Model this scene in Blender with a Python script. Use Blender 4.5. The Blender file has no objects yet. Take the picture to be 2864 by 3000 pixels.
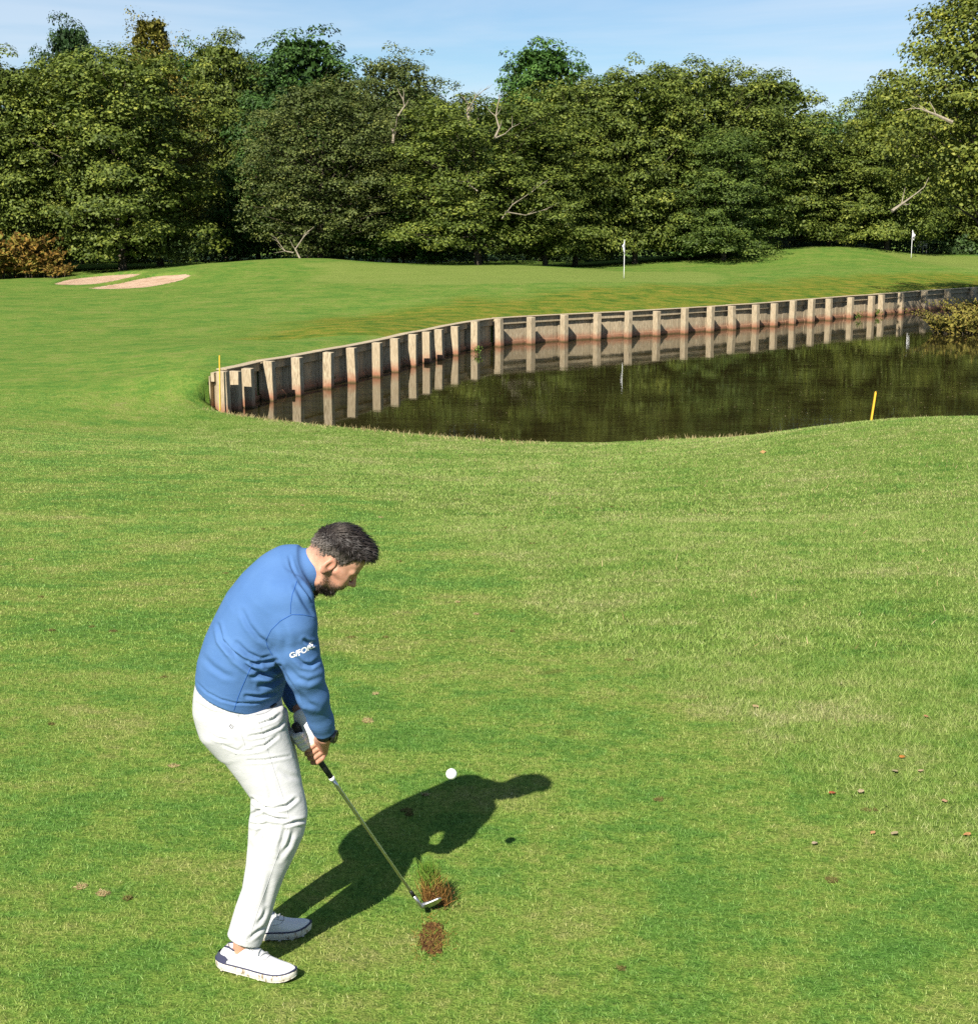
import bpy, bmesh, math, random
import numpy as np
from mathutils import Vector, Matrix
from mathutils.bvhtree import BVHTree

# ------------------------------------------------------------------ camera, sky, sun, exposure
SC = bpy.context.scene
COL = SC.collection
CAM_H = 2.63
PITCH = math.atan(870.0 / 4400.0)
cam_data = bpy.data.cameras.new("camera")
cam_data.sensor_fit = 'HORIZONTAL'
cam_data.sensor_width = 36.0
cam_data.lens = 36.0 * 4400.0 / 2864.0
cam_data.clip_start = 0.1
cam_data.clip_end = 6000.0
cam = bpy.data.objects.new("camera", cam_data)
cam.location = (0, 0, CAM_H)
cam.rotation_euler = (math.pi / 2 - PITCH, 0, 0)
COL.objects.link(cam)
SC.camera = cam

SUN_EL = math.radians(40.0)
SUN_AZ = math.radians(22.2)          # shadows run this far from +Y towards +X
sun_to = Vector((-math.sin(SUN_AZ) * math.cos(SUN_EL), -math.cos(SUN_AZ) * math.cos(SUN_EL), math.sin(SUN_EL)))
sun_data = bpy.data.lights.new("sun", 'SUN')
sun_data.energy = 5.0
sun_data.angle = math.radians(0.53)
sun_data.color = (1.0, 0.94, 0.84)
sun = bpy.data.objects.new("sun", sun_data)
sun.rotation_euler = (-sun_to).to_track_quat('-Z', 'Y').to_euler()
sun.location = (-20, -40, 40)
COL.objects.link(sun)

world = bpy.data.worlds.new("World")
SC.world = world
world.use_nodes = True
wn = world.node_tree
wn.nodes.clear()
w_out = wn.nodes.new('ShaderNodeOutputWorld')
w_bg = wn.nodes.new('ShaderNodeBackground')
w_sky = wn.nodes.new('ShaderNodeTexSky')
w_sky.sky_type = 'NISHITA'
w_sky.sun_disc = False
w_sky.sun_elevation = SUN_EL
w_sky.sun_rotation = math.pi + SUN_AZ
w_sky.air_density = 1.0
w_sky.dust_density = 0.0
w_sky.ozone_density = 3.0
w_bg.inputs['Strength'].default_value = 0.05
# thin cirrus all over the sky
w_tc = wn.nodes.new('ShaderNodeTexCoord')
w_map = wn.nodes.new('ShaderNodeMapping')
w_map.inputs['Rotation'].default_value = (0.0, math.radians(14), math.radians(8))
w_map.inputs['Scale'].default_value = (1.6, 2.2, 12.0)
w_noise = wn.nodes.new('ShaderNodeTexNoise')
w_noise.inputs['Scale'].default_value = 1.7
w_noise.inputs['Detail'].default_value = 6.0
w_noise.inputs['Roughness'].default_value = 0.55
w_noise.inputs['Distortion'].default_value = 0.5
w_ramp = wn.nodes.new('ShaderNodeValToRGB')
w_ramp.color_ramp.elements[0].position = 0.40
w_ramp.color_ramp.elements[0].color = (0.0, 0.0, 0.0, 1)
w_ramp.color_ramp.elements[1].position = 0.64
w_ramp.color_ramp.elements[1].color = (0.55, 0.55, 0.55, 1)
w_mix = wn.nodes.new('ShaderNodeMixRGB')
w_mix.inputs['Color2'].default_value = (7.4, 8.4, 9.6, 1)
wn.links.new(w_tc.outputs['Generated'], w_map.inputs['Vector'])
wn.links.new(w_map.outputs['Vector'], w_noise.inputs['Vector'])
wn.links.new(w_noise.outputs['Fac'], w_ramp.inputs['Fac'])
wn.links.new(w_ramp.outputs['Color'], w_mix.inputs['Fac'])
w_tint = wn.nodes.new('ShaderNodeMixRGB')
w_tint.blend_type = 'MULTIPLY'
w_tint.inputs['Fac'].default_value = 1.0
w_tint.inputs['Color2'].default_value = (0.84, 0.96, 1.06, 1)
wn.links.new(w_sky.outputs['Color'], w_tint.inputs['Color1'])
wn.links.new(w_tint.outputs['Color'], w_mix.inputs['Color1'])
wn.links.new(w_mix.outputs['Color'], w_bg.inputs['Color'])
wn.links.new(w_bg.outputs['Background'], w_out.inputs['Surface'])

SC.view_settings.view_transform = 'Standard'
SC.view_settings.look = 'None'
SC.view_settings.exposure = 1.05
SC.view_settings.gamma = 1.0
SC.view_settings.use_curve_mapping = False
SC.cycles.max_bounces = 6
SC.cycles.diffuse_bounces = 2
SC.cycles.glossy_bounces = 3
SC.cycles.transparent_max_bounces = 6
SC.cycles.transmission_bounces = 2
SC.cycles.caustics_reflective = False
SC.cycles.caustics_refractive = False
SC.cycles.use_denoising = False

# ------------------------------------------------------------------ helpers
RNG = np.random.default_rng(7)
random.seed(7)
_pc, _ps = math.cos(PITCH), math.sin(PITCH)

def at(px, py, Y):
    """point at distance Y metres seen in the photograph at px, py"""
    a = (px - 1432.0) / 4400.0
    b = (py - 1500.0) / 4400.0
    t = Y / (_pc - b * _ps)
    return Vector((a * t, Y, CAM_H - (_ps + b * _pc) * t))

def on_level(px, py, z):
    a = (px - 1432.0) / 4400.0
    b = (py - 1500.0) / 4400.0
    t = (CAM_H - z) / (_ps + b * _pc)
    return Vector((a * t, (_pc - b * _ps) * t, z))

def tag(o, label=None, cat=None, group=None, kind=None):
    if label: o['label'] = label
    if cat: o['category'] = cat
    if group: o['group'] = group
    if kind: o['kind'] = kind
    return o

def empty(name, loc=(0, 0, 0), rz=0.0):
    o = bpy.data.objects.new(name, None)
    o.location = loc
    o.rotation_euler = (0, 0, rz)
    o.empty_display_size = 0.1
    COL.objects.link(o)
    return o

def link_mesh(name, me, mat=None, parent=None, smooth=False):
    o = bpy.data.objects.new(name, me)
    if mat is not None and len(me.materials) == 0:
        me.materials.append(mat)
    if smooth:
        me.polygons.foreach_set('use_smooth', np.ones(len(me.polygons), dtype=bool))
    COL.objects.link(o)
    if parent is not None:
        o.parent = parent
    return o

def mesh_from(name, verts, faces):
    me = bpy.data.meshes.new(name)
    me.from_pydata([tuple(v) for v in verts], [], [tuple(f) for f in faces])
    me.update()
    return me

def mesh_np(name, V, Q):
    """fast mesh from numpy arrays; Q is (n,3) or (n,4)"""
    me = bpy.data.meshes.new(name)
    n, k = Q.shape
    me.vertices.add(len(V))
    me.vertices.foreach_set('co', np.ascontiguousarray(V, dtype=np.float32).ravel())
    me.loops.add(n * k)
    me.loops.foreach_set('vertex_index', np.ascontiguousarray(Q, dtype=np.int32).ravel())
    me.polygons.add(n)
    me.polygons.foreach_set('loop_start', np.arange(0, n * k, k, dtype=np.int32))
    me.polygons.foreach_set('loop_total', np.full(n, k, dtype=np.int32))
    me.update(calc_edges=True)
    return me

def box_mesh(name, sx, sy, sz, bev=0.0, origin='base'):
    bm = bmesh.new()
    bmesh.ops.create_cube(bm, size=1.0)
    for v in bm.verts:
        v.co = Vector((v.co.x * sx, v.co.y * sy, v.co.z * sz + (sz / 2 if origin == 'base' else 0)))
    if bev > 0:
        bmesh.ops.bevel(bm, geom=list(bm.edges), offset=bev, segments=1, affect='EDGES')
    me = bpy.data.meshes.new(name)
    bm.to_mesh(me); bm.free()
    return me

def tube(points, radii, sides=8, cap=True):
    """tapered tube along points -> verts, faces"""
    pts = [Vector(p) for p in points]
    V, Fc = [], []
    n = len(pts)
    prev = None
    for i, p in enumerate(pts):
        d = (pts[min(i + 1, n - 1)] - pts[max(i - 1, 0)])
        d = d.normalized() if d.length > 1e-9 else Vector((0, 0, 1))
        if prev is None:
            ref = Vector((0, 0, 1)) if abs(d.z) < 0.9 else Vector((1, 0, 0))
            u = d.cross(ref).normalized()
        else:
            u = (prev - d * prev.dot(d)).normalized()
        prev = u
        w = d.cross(u)
        r = radii[i] if hasattr(radii, '__len__') else radii
        for k in range(sides):
            a = 2 * math.pi * k / sides
            V.append(p + (u * math.cos(a) + w * math.sin(a)) * r)
    for i in range(n - 1):
        for k in range(sides):
            a = i * sides + k
            b = i * sides + (k + 1) % sides
            Fc.append((a, b, b + sides, a + sides))
    if cap:
        Fc.append(tuple(range(sides - 1, -1, -1)))
        Fc.append(tuple(range((n - 1) * sides, n * sides)))
    return V, Fc

def join_vf(parts):
    V, Fc = [], []
    for v, f in parts:
        o = len(V)
        V.extend(v)
        Fc.extend(tuple(i + o for i in q) for q in f)
    return V, Fc

class NT:
    """small node builder"""
    def __init__(self, name):
        self.mat = bpy.data.materials.new(name)
        self.mat.use_nodes = True
        self.t = self.mat.node_tree
        self.t.nodes.clear()
        self.out = self.t.nodes.new('ShaderNodeOutputMaterial')
    def n(self, typ, **kw):
        nd = self.t.nodes.new(typ)
        for k, v in kw.items():
            if hasattr(nd, k) and k not in nd.inputs:
                setattr(nd, k, v)
            else:
                nd.inputs[k.replace('_', ' ')].default_value = v
        return nd
    def l(self, a, b):
        self.t.links.new(a, b)
    def noise(self, vec, scale, detail=4.0, rough=0.55, dist=0.0):
        nd = self.n('ShaderNodeTexNoise')
        nd.inputs['Scale'].default_value = scale
        nd.inputs['Detail'].default_value = detail
        nd.inputs['Roughness'].default_value = rough
        nd.inputs['Distortion'].default_value = dist
        if vec is not None:
            self.l(vec, nd.inputs['Vector'])
        return nd.outputs['Fac']
    def ramp(self, fac, stops):
        nd = self.n('ShaderNodeValToRGB')
        cr = nd.color_ramp
        while len(cr.elements) < len(stops):
            cr.elements.new(0.5)
        for e, (p, c) in zip(cr.elements, stops):
            e.position = p
            e.color = (c[0], c[1], c[2], 1) if hasattr(c, '__len__') else (c, c, c, 1)
        self.l(fac, nd.inputs['Fac'])
        return nd.outputs['Color']
    def mix(self, fac, a, b, mode='MIX'):
        nd = self.n('ShaderNodeMixRGB')
        nd.blend_type = mode
        for s, v in (('Fac', fac), ('Color1', a), ('Color2', b)):
            if hasattr(v, 'is_linked') or hasattr(v, 'links'):
                self.l(v, nd.inputs[s])
            elif hasattr(v, '__len__'):
                nd.inputs[s].default_value = (v[0], v[1], v[2], 1)
            else:
                nd.inputs[s].default_value = v if s == 'Fac' else (v, v, v, 1)
        return nd.outputs['Color']
    def math(self, op, a, b=0.0, clamp=False):
        nd = self.n('ShaderNodeMath')
        nd.operation = op
        nd.use_clamp = clamp
        for i, v in enumerate((a, b)):
            if hasattr(v, 'links'):
                self.l(v, nd.inputs[i])
            else:
                nd.inputs[i].default_value = v
        return nd.outputs[0]
    def pos(self):
        return self.n('ShaderNodeNewGeometry').outputs['Position']
    def objco(self):
        return self.n('ShaderNodeTexCoord').outputs['Object']
    def mapping(self, vec, scale=(1, 1, 1), rot=(0, 0, 0), loc=(0, 0, 0)):
        nd = self.n('ShaderNodeMapping')
        nd.inputs['Scale'].default_value = scale
        nd.inputs['Rotation'].default_value = rot
        nd.inputs['Location'].default_value = loc
        self.l(vec, nd.inputs['Vector'])
        return nd.outputs['Vector']
    def attr(self, name, typ='GEOMETRY'):
        nd = self.n('ShaderNodeAttribute')
        nd.attribute_type = typ
        nd.attribute_name = name
        return nd
    def bump(self, height, strength=0.3, dist=0.01, normal=None):
        nd = self.n('ShaderNodeBump')
        nd.inputs['Strength'].default_value = strength
        nd.inputs['Distance'].default_value = dist
        self.l(height, nd.inputs['Height'])
        if normal is not None:
            self.l(normal, nd.inputs['Normal'])
        return nd.outputs['Normal']
    def principled(self, color, rough=0.8, spec=0.3, metal=0.0, normal=None, sheen=0.0, sss=0.0):
        p = self.n('ShaderNodeBsdfPrincipled')
        def put(s, v):
            if hasattr(v, 'links'):
                self.l(v, p.inputs[s])
            elif hasattr(v, '__len__'):
                p.inputs[s].default_value = (v[0], v[1], v[2], 1)
            else:
                p.inputs[s].default_value = v
        put('Base Color', color)
        put('Roughness', rough)
        put('Specular IOR Level', spec)
        put('Metallic', metal)
        if sheen:
            put('Sheen Weight', sheen)
        if sss:
            put('Subsurface Weight', sss)
            p.inputs['Subsurface Radius'].default_value = (0.012, 0.004, 0.002)
            p.inputs['Subsurface Scale'].default_value = 0.6
        if normal is not None:
            self.l(normal, p.inputs['Normal'])
        return p
    def done(self, shader):
        s = shader.outputs[0] if hasattr(shader, 'outputs') else shader
        self.l(s, self.out.inputs['Surface'])
        return self.mat

def simple_mat(name, color, rough=0.7, spec=0.3, metal=0.0, var=0.12, scale=30.0, bump=0.0, bscale=200.0):
    m = NT(name)
    co = m.objco()
    f = m.noise(co, scale, 3)
    c = m.mix(f, tuple(x * (1 - var) for x in color), tuple(min(1, x * (1 + var)) for x in color))
    nrm = None
    if bump:
        nrm = m.bump(m.noise(co, bscale, 3), bump, 0.002)
    return m.done(m.principled(c, rough, spec, metal, nrm))

# ------------------------------------------------------------------ the lie of the land
ZW = -1.97                                # pond level
WALL_TOP = ZW + 0.97
wall_px = [(664, 1213), (690, 1205), (735, 1193), (798, 1173), (877, 1158), (963, 1137), (1040, 1120), (1108, 1103),
           (1161, 1089), (1211, 1073), (1254, 1063), (1292, 1053), (1337, 1040), (1393, 1027), (1466, 1015),
           (1556, 1008), (1652, 1001), (1747, 995), (1838, 990), (1923, 984), (2004, 978), (2079, 972), (2148, 966),
           (2215, 961), (2267, 956), (2320, 950), (2375, 944), (2430, 939), (2489, 933), (2552, 928), (2581, 925),
           (2636, 920), (2706, 913), (2775, 907), (2850, 901), (2930, 895)]
wall_pts = [on_level(x, y, ZW) for x, y in wall_px]
WP = np.array([(p.x, p.y) for p in wall_pts])
front_pts = np.array([(-6.35, 34.35), (-5.4, 33.55), (-4.2, 32.75), (-2.6, 31.75), (-0.9, 30.85), (0.6, 30.35), (2.2, 30.35),
                      (3.8, 30.7), (5.6, 31.0), (8.0, 31.2), (11.0, 31.6), (14.5, 33.5), (16.6, 38.0), (18.0, 46.0),
                      (19.4, 56.0), (20.6, 62.0), (23.0, 67.5), (27.0, 72.0)])
pond_poly = np.vstack([WP, np.array([(29.5, 80.0), (29.5, 75.0)]), front_pts[::-1]])

ctrl = []
def cp(x, y, z): ctrl.append((x, y, z))
def cpx(px, py, Y):
    v = at(px, py, Y); ctrl.append((v.x, v.y, v.z))
for x, z in ((-4, 0), (0, 0), (4, 0.0)):
    cp(x, 2, z); cp(x * 1.2, 5.5, z); cp(x * 1.5, 8, z - 0.03)
for x, z in ((-9, -.34), (-4, -.36), (0, -.38), (4, -.34), (9, -.2)): cp(x, 13.5, z)
for x, z in ((-12, -.8), (-6, -.85), (-2, -.95), (3, -.95), (6, -.75), (10, -.55), (16, -.5)): cp(x, 20, z)
for x, y, z in ((-13, 26, -1.15), (-6, 26, -1.4), (-1, 26, -1.6), (3.2, 26, -1.45), (5, 26.5, -1.22), (7, 27, -1.0), (10, 27, -.97), (14, 28, -1.0), (20, 30, -1.0)): cp(x, y, z)
for x, y, z in ((-5.6, 33.0, -1.78), (-3.0, 31.3, -1.84), (.5, 29.7, -1.86), (3.2, 29.8, -1.84), (6.5, 30.2, -1.75), (10, 30.6, -1.75), (15, 32, -1.75), (18.5, 38, -1.7), (20.5, 46, -1.6), (22, 56, -1.5), (23, 61.5, -1.4), (26, 66, -1.3)): cp(x, y, z)
for x, y, z in ((-7.2, 34.0, -1.62), (-7.8, 37, -1.2), (-12, 35, -1.4), (-18, 35, -1.3), (-26, 36, -1.2)): cp(x, y, z)
for i, p in enumerate(wall_pts[1:]):
    a = WP[max(0, i)]; b = WP[min(len(WP) - 1, i + 2)]
    t = (b - a) / np.linalg.norm(b - a); nrm = np.array((-t[1], t[0]))
    if i % 2 == 0:
        cp(p.x + nrm[0] * .55, p.y + nrm[1] * .55, WALL_TOP - 0.03)
        cp(p.x + nrm[0] * 1.5, p.y + nrm[1] * 1.5, WALL_TOP + 0.10)
for q in ((0, 1000, 46.5), (300, 1000, 46), (600, 1000, 45), (850, 1000, 45.5), (0, 900, 60), (400, 900, 60), (800, 900, 58), (1100, 930, 55),
          (0, 850, 72), (300, 850, 73), (650, 840, 71), (950, 830, 69), (0, 812, 86), (200, 811, 84), (450, 800, 80), (700, 770, 82),
          (850, 757.5, 84), (950, 757.5, 85), (1100, 768, 86), (1300, 778, 86), (1500, 775, 86), (1700, 787, 86), (1830, 795, 86),
          (2000, 790, 87), (2140, 777, 90), (2300, 745, 93), (2450, 735, 95), (2600, 735, 98), (2700, 742, 104), (2864, 745, 106), (3100, 745, 106),
          (1250, 885, 59), (1500, 862, 62), (1750, 848, 64), (1950, 843, 66), (2150, 845, 69), (2400, 835, 73), (1827, 815, 71.8), (1400, 815, 72),
          (1150, 820, 71), (2100, 815, 75), (2400, 790, 82), (2600, 790, 84), (2668, 757, 97), (2850, 790, 86), (2850, 835, 77), (2480, 765, 90)):
    cpx(*q)
for x in (-60, -40, -28, -15, -5, 5, 15, 25, 40, 60):
    cp(x, 100 if x < 12 else 116, -0.55); cp(x, 150, -0.6)
for x, y in ((-40, 10), (-40, 30), (-40, 50), (-45, 75), (45, 15), (45, 35), (48, 60), (50, 85), (-25, 4), (25, 4)):
    cp(x, y, -0.6 if y > 8 else -.1)
ctrl = np.array(ctrl)

def tps_fit(P, z, lam=0.02):
    n = len(P)
    d2 = ((P[:, None, :] - P[None]) ** 2).sum(-1)
    K = 0.5 * d2 * np.log(d2 + 1e-9)
    A = np.zeros((n + 3, n + 3))
    A[:n, :n] = K + lam * np.eye(n)
    A[:n, n] = 1; A[:n, n + 1:] = P
    A[n, :n] = 1; A[n + 1:, :n] = P.T
    return np.linalg.solve(A, np.concatenate([z, np.zeros(3)]))
_S = 30.0
_TP = ctrl[:, :2] / _S
_TW = tps_fit(_TP, ctrl[:, 2], 0.0006)

def land(xy):
    xy = np.atleast_2d(np.asarray(xy, dtype=float)) / _S
    out = np.empty(len(xy))
    n = len(_TP)
    for i in range(0, len(xy), 20000):
        q = xy[i:i + 20000]
        d2 = ((q[:, None, :] - _TP[None]) ** 2).sum(-1)
        out[i:i + 20000] = (0.5 * d2 * np.log(d2 + 1e-9)) @ _TW[:n] + _TW[n] + q @ _TW[n + 1:]
    return out

def seg_dist(xy, poly, closed=False):
    m = len(poly) if closed else len(poly) - 1
    best = np.full(len(xy), 1e9)
    for i in range(m):
        a = poly[i]; b = poly[(i + 1) % len(poly)]
        ab = b - a
        t = np.clip(((xy - a) @ ab) / max(1e-9, ab @ ab), 0, 1)
        d = np.hypot(*(xy - (a + t[:, None] * ab)).T)
        best = np.minimum(best, d)
    return best

def inside(xy, poly):
    c = np.zeros(len(xy), dtype=bool)
    j = len(poly) - 1
    for i in range(len(poly)):
        yi, yj = poly[i, 1], poly[j, 1]
        xi, xj = poly[i, 0], poly[j, 0]
        m = ((yi > xy[:, 1]) != (yj > xy[:, 1]))
        with np.errstate(divide='ignore', invalid='ignore'):
            xc = (xj - xi) * (xy[:, 1] - yi) / (yj - yi) + xi
        c ^= m & (xy[:, 0] < xc)
        j = i
    return c

def sdist(xy, poly):
    d = seg_dist(xy, poly, True)
    return np.where(inside(xy, poly), -d, d)

def smooth01(t):
    t = np.clip(t, 0, 1)
    return t * t * (3 - 2 * t)

# two bunkers cut into the bank on the left
def hit_land(px, py, y0=30.0, y1=110.0):
    """where the line of sight through px, py meets the turf"""
    Ys = np.arange(y0, y1, .05)
    a = (px - 1432.0) / 4400.0; b = (py - 1500.0) / 4400.0
    t = Ys / (_pc - b * _ps)
    z = CAM_H - (_ps + b * _pc) * t
    g = land(np.stack([a * t, Ys], 1))
    k = np.argmax(z < g) if (z < g).any() else len(Ys) - 1
    return (a * t[k], Ys[k])
def poly_px(pts):
    return np.array([hit_land(x, y) for x, y in pts])
def smooth_poly(P, it=2):
    for _ in range(it):
        N = np.roll(P, -1, 0)
        P = np.stack([.75 * P + .25 * N, .25 * P + .75 * N], 1).reshape(-1, 2)
    return P
bunk_far = smooth_poly(poly_px([(152, 832), (200, 818), (300, 806), (410, 801), (432, 803), (350, 819), (270, 833), (200, 835)]))
bunk_near = smooth_poly(poly_px([(245, 846), (310, 836), (390, 820), (450, 808), (540, 802), (568, 806), (540, 818), (470, 834), (380, 846)]))

def zone_noise(xy, s, seed):
    r = np.random.default_rng(seed)
    out = np.zeros(len(xy))
    for k in range(5):
        a = r.uniform(0, 6.28); f = s * (1.0 + k * .7)
        out += np.sin(xy[:, 0] * f * math.cos(a) + xy[:, 1] * f * math.sin(a) + r.uniform(0, 6.28)) / (1 + k * .5)
    return out / 2.6

def ground_z(xy, carve=True):
    xy = np.atleast_2d(np.asarray(xy, dtype=float))
    z = land(xy)
    # gentle unevenness, none where the golfer stands
    far = smooth01((xy[:, 1] - 9) / 10)
    z = z + 0.025 * far * zone_noise(xy, .9, 3) * smooth01((95 - xy[:, 1]) / 10)
    if carve:
        d = sdist(xy, pond_poly)
        dw = seg_dist(xy, WP)
        df = seg_dist(xy, front_pts)
        near_wall = dw < df
        drop_w = smooth01((0.455 - d) / 0.05) * 2.6
        # at the front bank the turf rolls over and runs under water
        e = np.clip(-d + 0.10, 0, 3)
        zf = np.minimum(z, ZW + 0.16 - 0.55 * e)
        zin = np.where(near_wall, z - drop_w, zf)
        blend = smooth01((d + 0.1) / 0.9)
        zfront = zin * (1 - blend) + z * blend
        z = np.where(d < 0.8, np.where(near_wall, z - drop_w, zfront), z)
        for b in (bunk_far, bunk_near):
            m = (np.abs(xy[:, 0] - b[:, 0].mean()) < 9) & (np.abs(xy[:, 1] - b[:, 1].mean()) < 9)
            if m.any():
                dd = sdist(xy[m], b)
                back = smooth01((xy[m][:, 1] - b[:, 1].mean()) / 1.5 + .5)
                z[m] = z[m] - 0.40 * smooth01((-dd + 0.02) / 0.30) + 0.13 * back * np.exp(-((dd - 0.25) / 0.3) ** 2)
    return z

def gz(x, y):
    return float(ground_z([(x, y)])[0])

# putting greens, rough and dry bank as zones of differently kept turf
green_main = smooth_poly(np.array([tuple(at(x, y, Y)[:2]) for x, y, Y in ((960, 832, 69), (1150, 835, 68), (1400, 838, 66.5), (1700, 830, 67.5), (1950, 826, 69),
              (2150, 822, 73), (2060, 796, 84), (1830, 797, 85), (1500, 778, 85), (1250, 780, 84), (1010, 768, 82), (850, 774, 80), (1000, 795, 77), (880, 815, 73))]))
green_far = smooth_poly(np.array([tuple(at(x, y, Y)[:2]) for x, y, Y in ((2560, 757, 97), (2700, 752, 101), (2950, 750, 103), (3000, 800, 84), (2790, 790, 87), (2740, 775, 91), (2640, 762, 95))]))
rough_edge = np.array([(2.62, 5.1), (2.1, 5.55), (1.75, 6.1), (1.35, 7.0), (1.0, 8.2), (0.5, 10.2), (-.2, 13.5), (-1.3, 18), (-3.2, 24), (-6.0, 30), (-7.6, 34)])

def zones(xy):
    xy = np.atleast_2d(xy)
    ex = np.interp(xy[:, 1], rough_edge[:, 1], rough_edge[:, 0])
    ex = np.where(xy[:, 1] > 34, -1e3, ex)
    wob = 0.10 * zone_noise(xy, 2.2, 11) * np.clip(xy[:, 1] / 7, .2, 4)
    rough = smooth01((xy[:, 0] - ex + wob) / (np.where(xy[:, 1] < 10, .028, .05) * np.maximum(xy[:, 1], 2.0)) + 0.5) * (xy[:, 1] < 34)
    g = np.zeros(len(xy))
    for poly in (green_main, green_far):
        g = np.maximum(g, smooth01(0.5 - sdist(xy, poly) / 0.9))
    dw = seg_dist(xy, WP[6:])
    bank = smooth01((7.0 - dw + 1.2 * zone_noise(xy, .8, 5)) / 3.0) * (xy[:, 1] > 46) * (1 - g) * (~inside(xy, pond_poly))
    return rough, g, bank

def axis(segs):
    out = []
    for a, b, s in segs:
        n = max(1, int(round((b - a) / s)))
        out.extend(np.linspace(a, b, n, endpoint=False))
    out.append(segs[-1][1])
    return np.array(out)
gx = axis([(-900, -200, 140), (-200, -60, 20), (-60, -27, 2.2), (-27, -9, .24), (-9, 26, .16), (26, 34, .5), (34, 60, 2.2), (60, 200, 20), (200, 900, 140)])
gy = axis([(-60, 2, 6), (2, 28, .26), (28, 76, .16), (76, 110, .4), (110, 160, 4), (160, 400, 40), (400, 2500, 350)])
GX, GY = np.meshgrid(gx, gy)
gxy = np.stack([GX.ravel(), GY.ravel()], 1)
# let the turf end in a clean line behind the wall boards
_m = (gxy[:, 0] > -9) & (gxy[:, 0] < 27) & (gxy[:, 1] > 33) & (gxy[:, 1] < 79)
_q = gxy[_m]
_d = sdist(_q, pond_poly); _dw = seg_dist(_q, WP)
_near = (np.abs(_d - .47) < .085) & (_dw < .7)
_g = np.zeros_like(_q)
_h = 1e-3
_g[_near, 0] = (sdist(_q[_near] + (_h, 0), pond_poly) - _d[_near]) / _h
_g[_near, 1] = (sdist(_q[_near] + (0, _h), pond_poly) - _d[_near]) / _h
_q[_near] += _g[_near] * (.47 - _d[_near])[:, None]
gxy[_m] = _q
core = (np.abs(gxy[:, 0]) < 75) & (gxy[:, 1] < 165) & (gxy[:, 1] > -1)
gzv = np.full(len(gxy), -0.6)
gzv[gxy[:, 1] <= -1] = -.05
gzv[core] = ground_z(gxy[core])
nx, ny = len(gx), len(gy)
ii = (np.arange(ny - 1)[:, None] * nx + np.arange(nx - 1)[None]).ravel()
ground_me = mesh_np("ground", np.column_stack([gxy, gzv]), np.stack([ii, ii + 1, ii + 1 + nx, ii + nx], 1))
zr, zg, zb = np.zeros(len(gxy)), np.zeros(len(gxy)), np.zeros(len(gxy))
zr[core], zg[core], zb[core] = zones(gxy[core])
att = ground_me.attributes.new("zone", 'FLOAT_COLOR', 'POINT')
att.data.foreach_set('color', np.stack([zr, zg, zb, np.ones(len(zr))], 1).astype(np.float32).ravel())

def turf_colour(m, zone_col, blade=None):
    """colour of the turf from where it grows; zone: red rough, green putting green, blue dry bank"""
    p = m.pos()
    flat = m.mapping(p, (1, 1, 0))
    sep = m.n('ShaderNodeSeparateColor'); m.l(zone_col, sep.inputs[0])
    zr_, zg_, zb_ = sep.outputs[0], sep.outputs[1], sep.outputs[2]
    big = m.noise(m.mapping(flat, (.7, .9, 0)), 0.8, 5, .65)
    med = m.noise(m.mapping(flat, (.8, 1.15, 0)), 2.3, 6, .74, .3)
    fin = m.noise(flat, 14.0, 3, .6)
    mixf = m.math('ADD', m.math('MULTIPLY', big, .45), m.math('MULTIPLY', med, .55))
    mixf = m.math('ADD', m.math('MULTIPLY', mixf, .80), m.math('MULTIPLY', fin, .20))
    fair = m.ramp(mixf, [(.385, (0.092, 0.191, 0.035)), (.45, (0.117, 0.211, 0.039)), (.50, (0.169, 0.246, 0.046)), (.55, (0.216, 0.257, 0.060)), (.63, (0.257, 0.251, 0.087))])
    rough = m.ramp(mixf, [(.40, (0.085, 0.169, 0.028)), (.46, (0.140, 0.214, 0.038)), (.52, (0.182, 0.237, 0.053)), (.60, (0.249, 0.257, 0.090))])
    green = m.ramp(mixf, [(.36, (0.188, 0.242, 0.052)), (.50, (0.223, 0.267, 0.065)), (.64, (0.257, 0.283, 0.079))])
    bankf = m.math('ADD', m.math('MULTIPLY', m.noise(m.mapping(flat, (.7, 1.1, 0), loc=(5, 2, 0)), 1.5, 6, .7), .75), m.math('MULTIPLY', fin, .25))
    bank = m.ramp(bankf, [(.38, (0.057, 0.112, 0.018)), (.46, (0.121, 0.179, 0.024)), (.52, (0.196, 0.202, 0.029)), (.58, (0.282, 0.230, 0.042)), (.66, (0.172, 0.134, 0.033))])
    c = m.mix(zr_, fair, rough)
    c = m.mix(zb_, c, bank)
    c = m.mix(zg_, c, green)
    # bare brown nicks and scuffs
    vor = m.noise(m.mapping(flat, (.8, 1.1, 0), loc=(3.1, 7.7, 0)), 3.1, 2, .5)
    spot = m.ramp(vor, [(.70, 0.0), (.76, 1.0)])
    spot = m.math('MULTIPLY', spot, .55)
    c = m.mix(spot, c, (.105, .095, .025))
    return c

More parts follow.
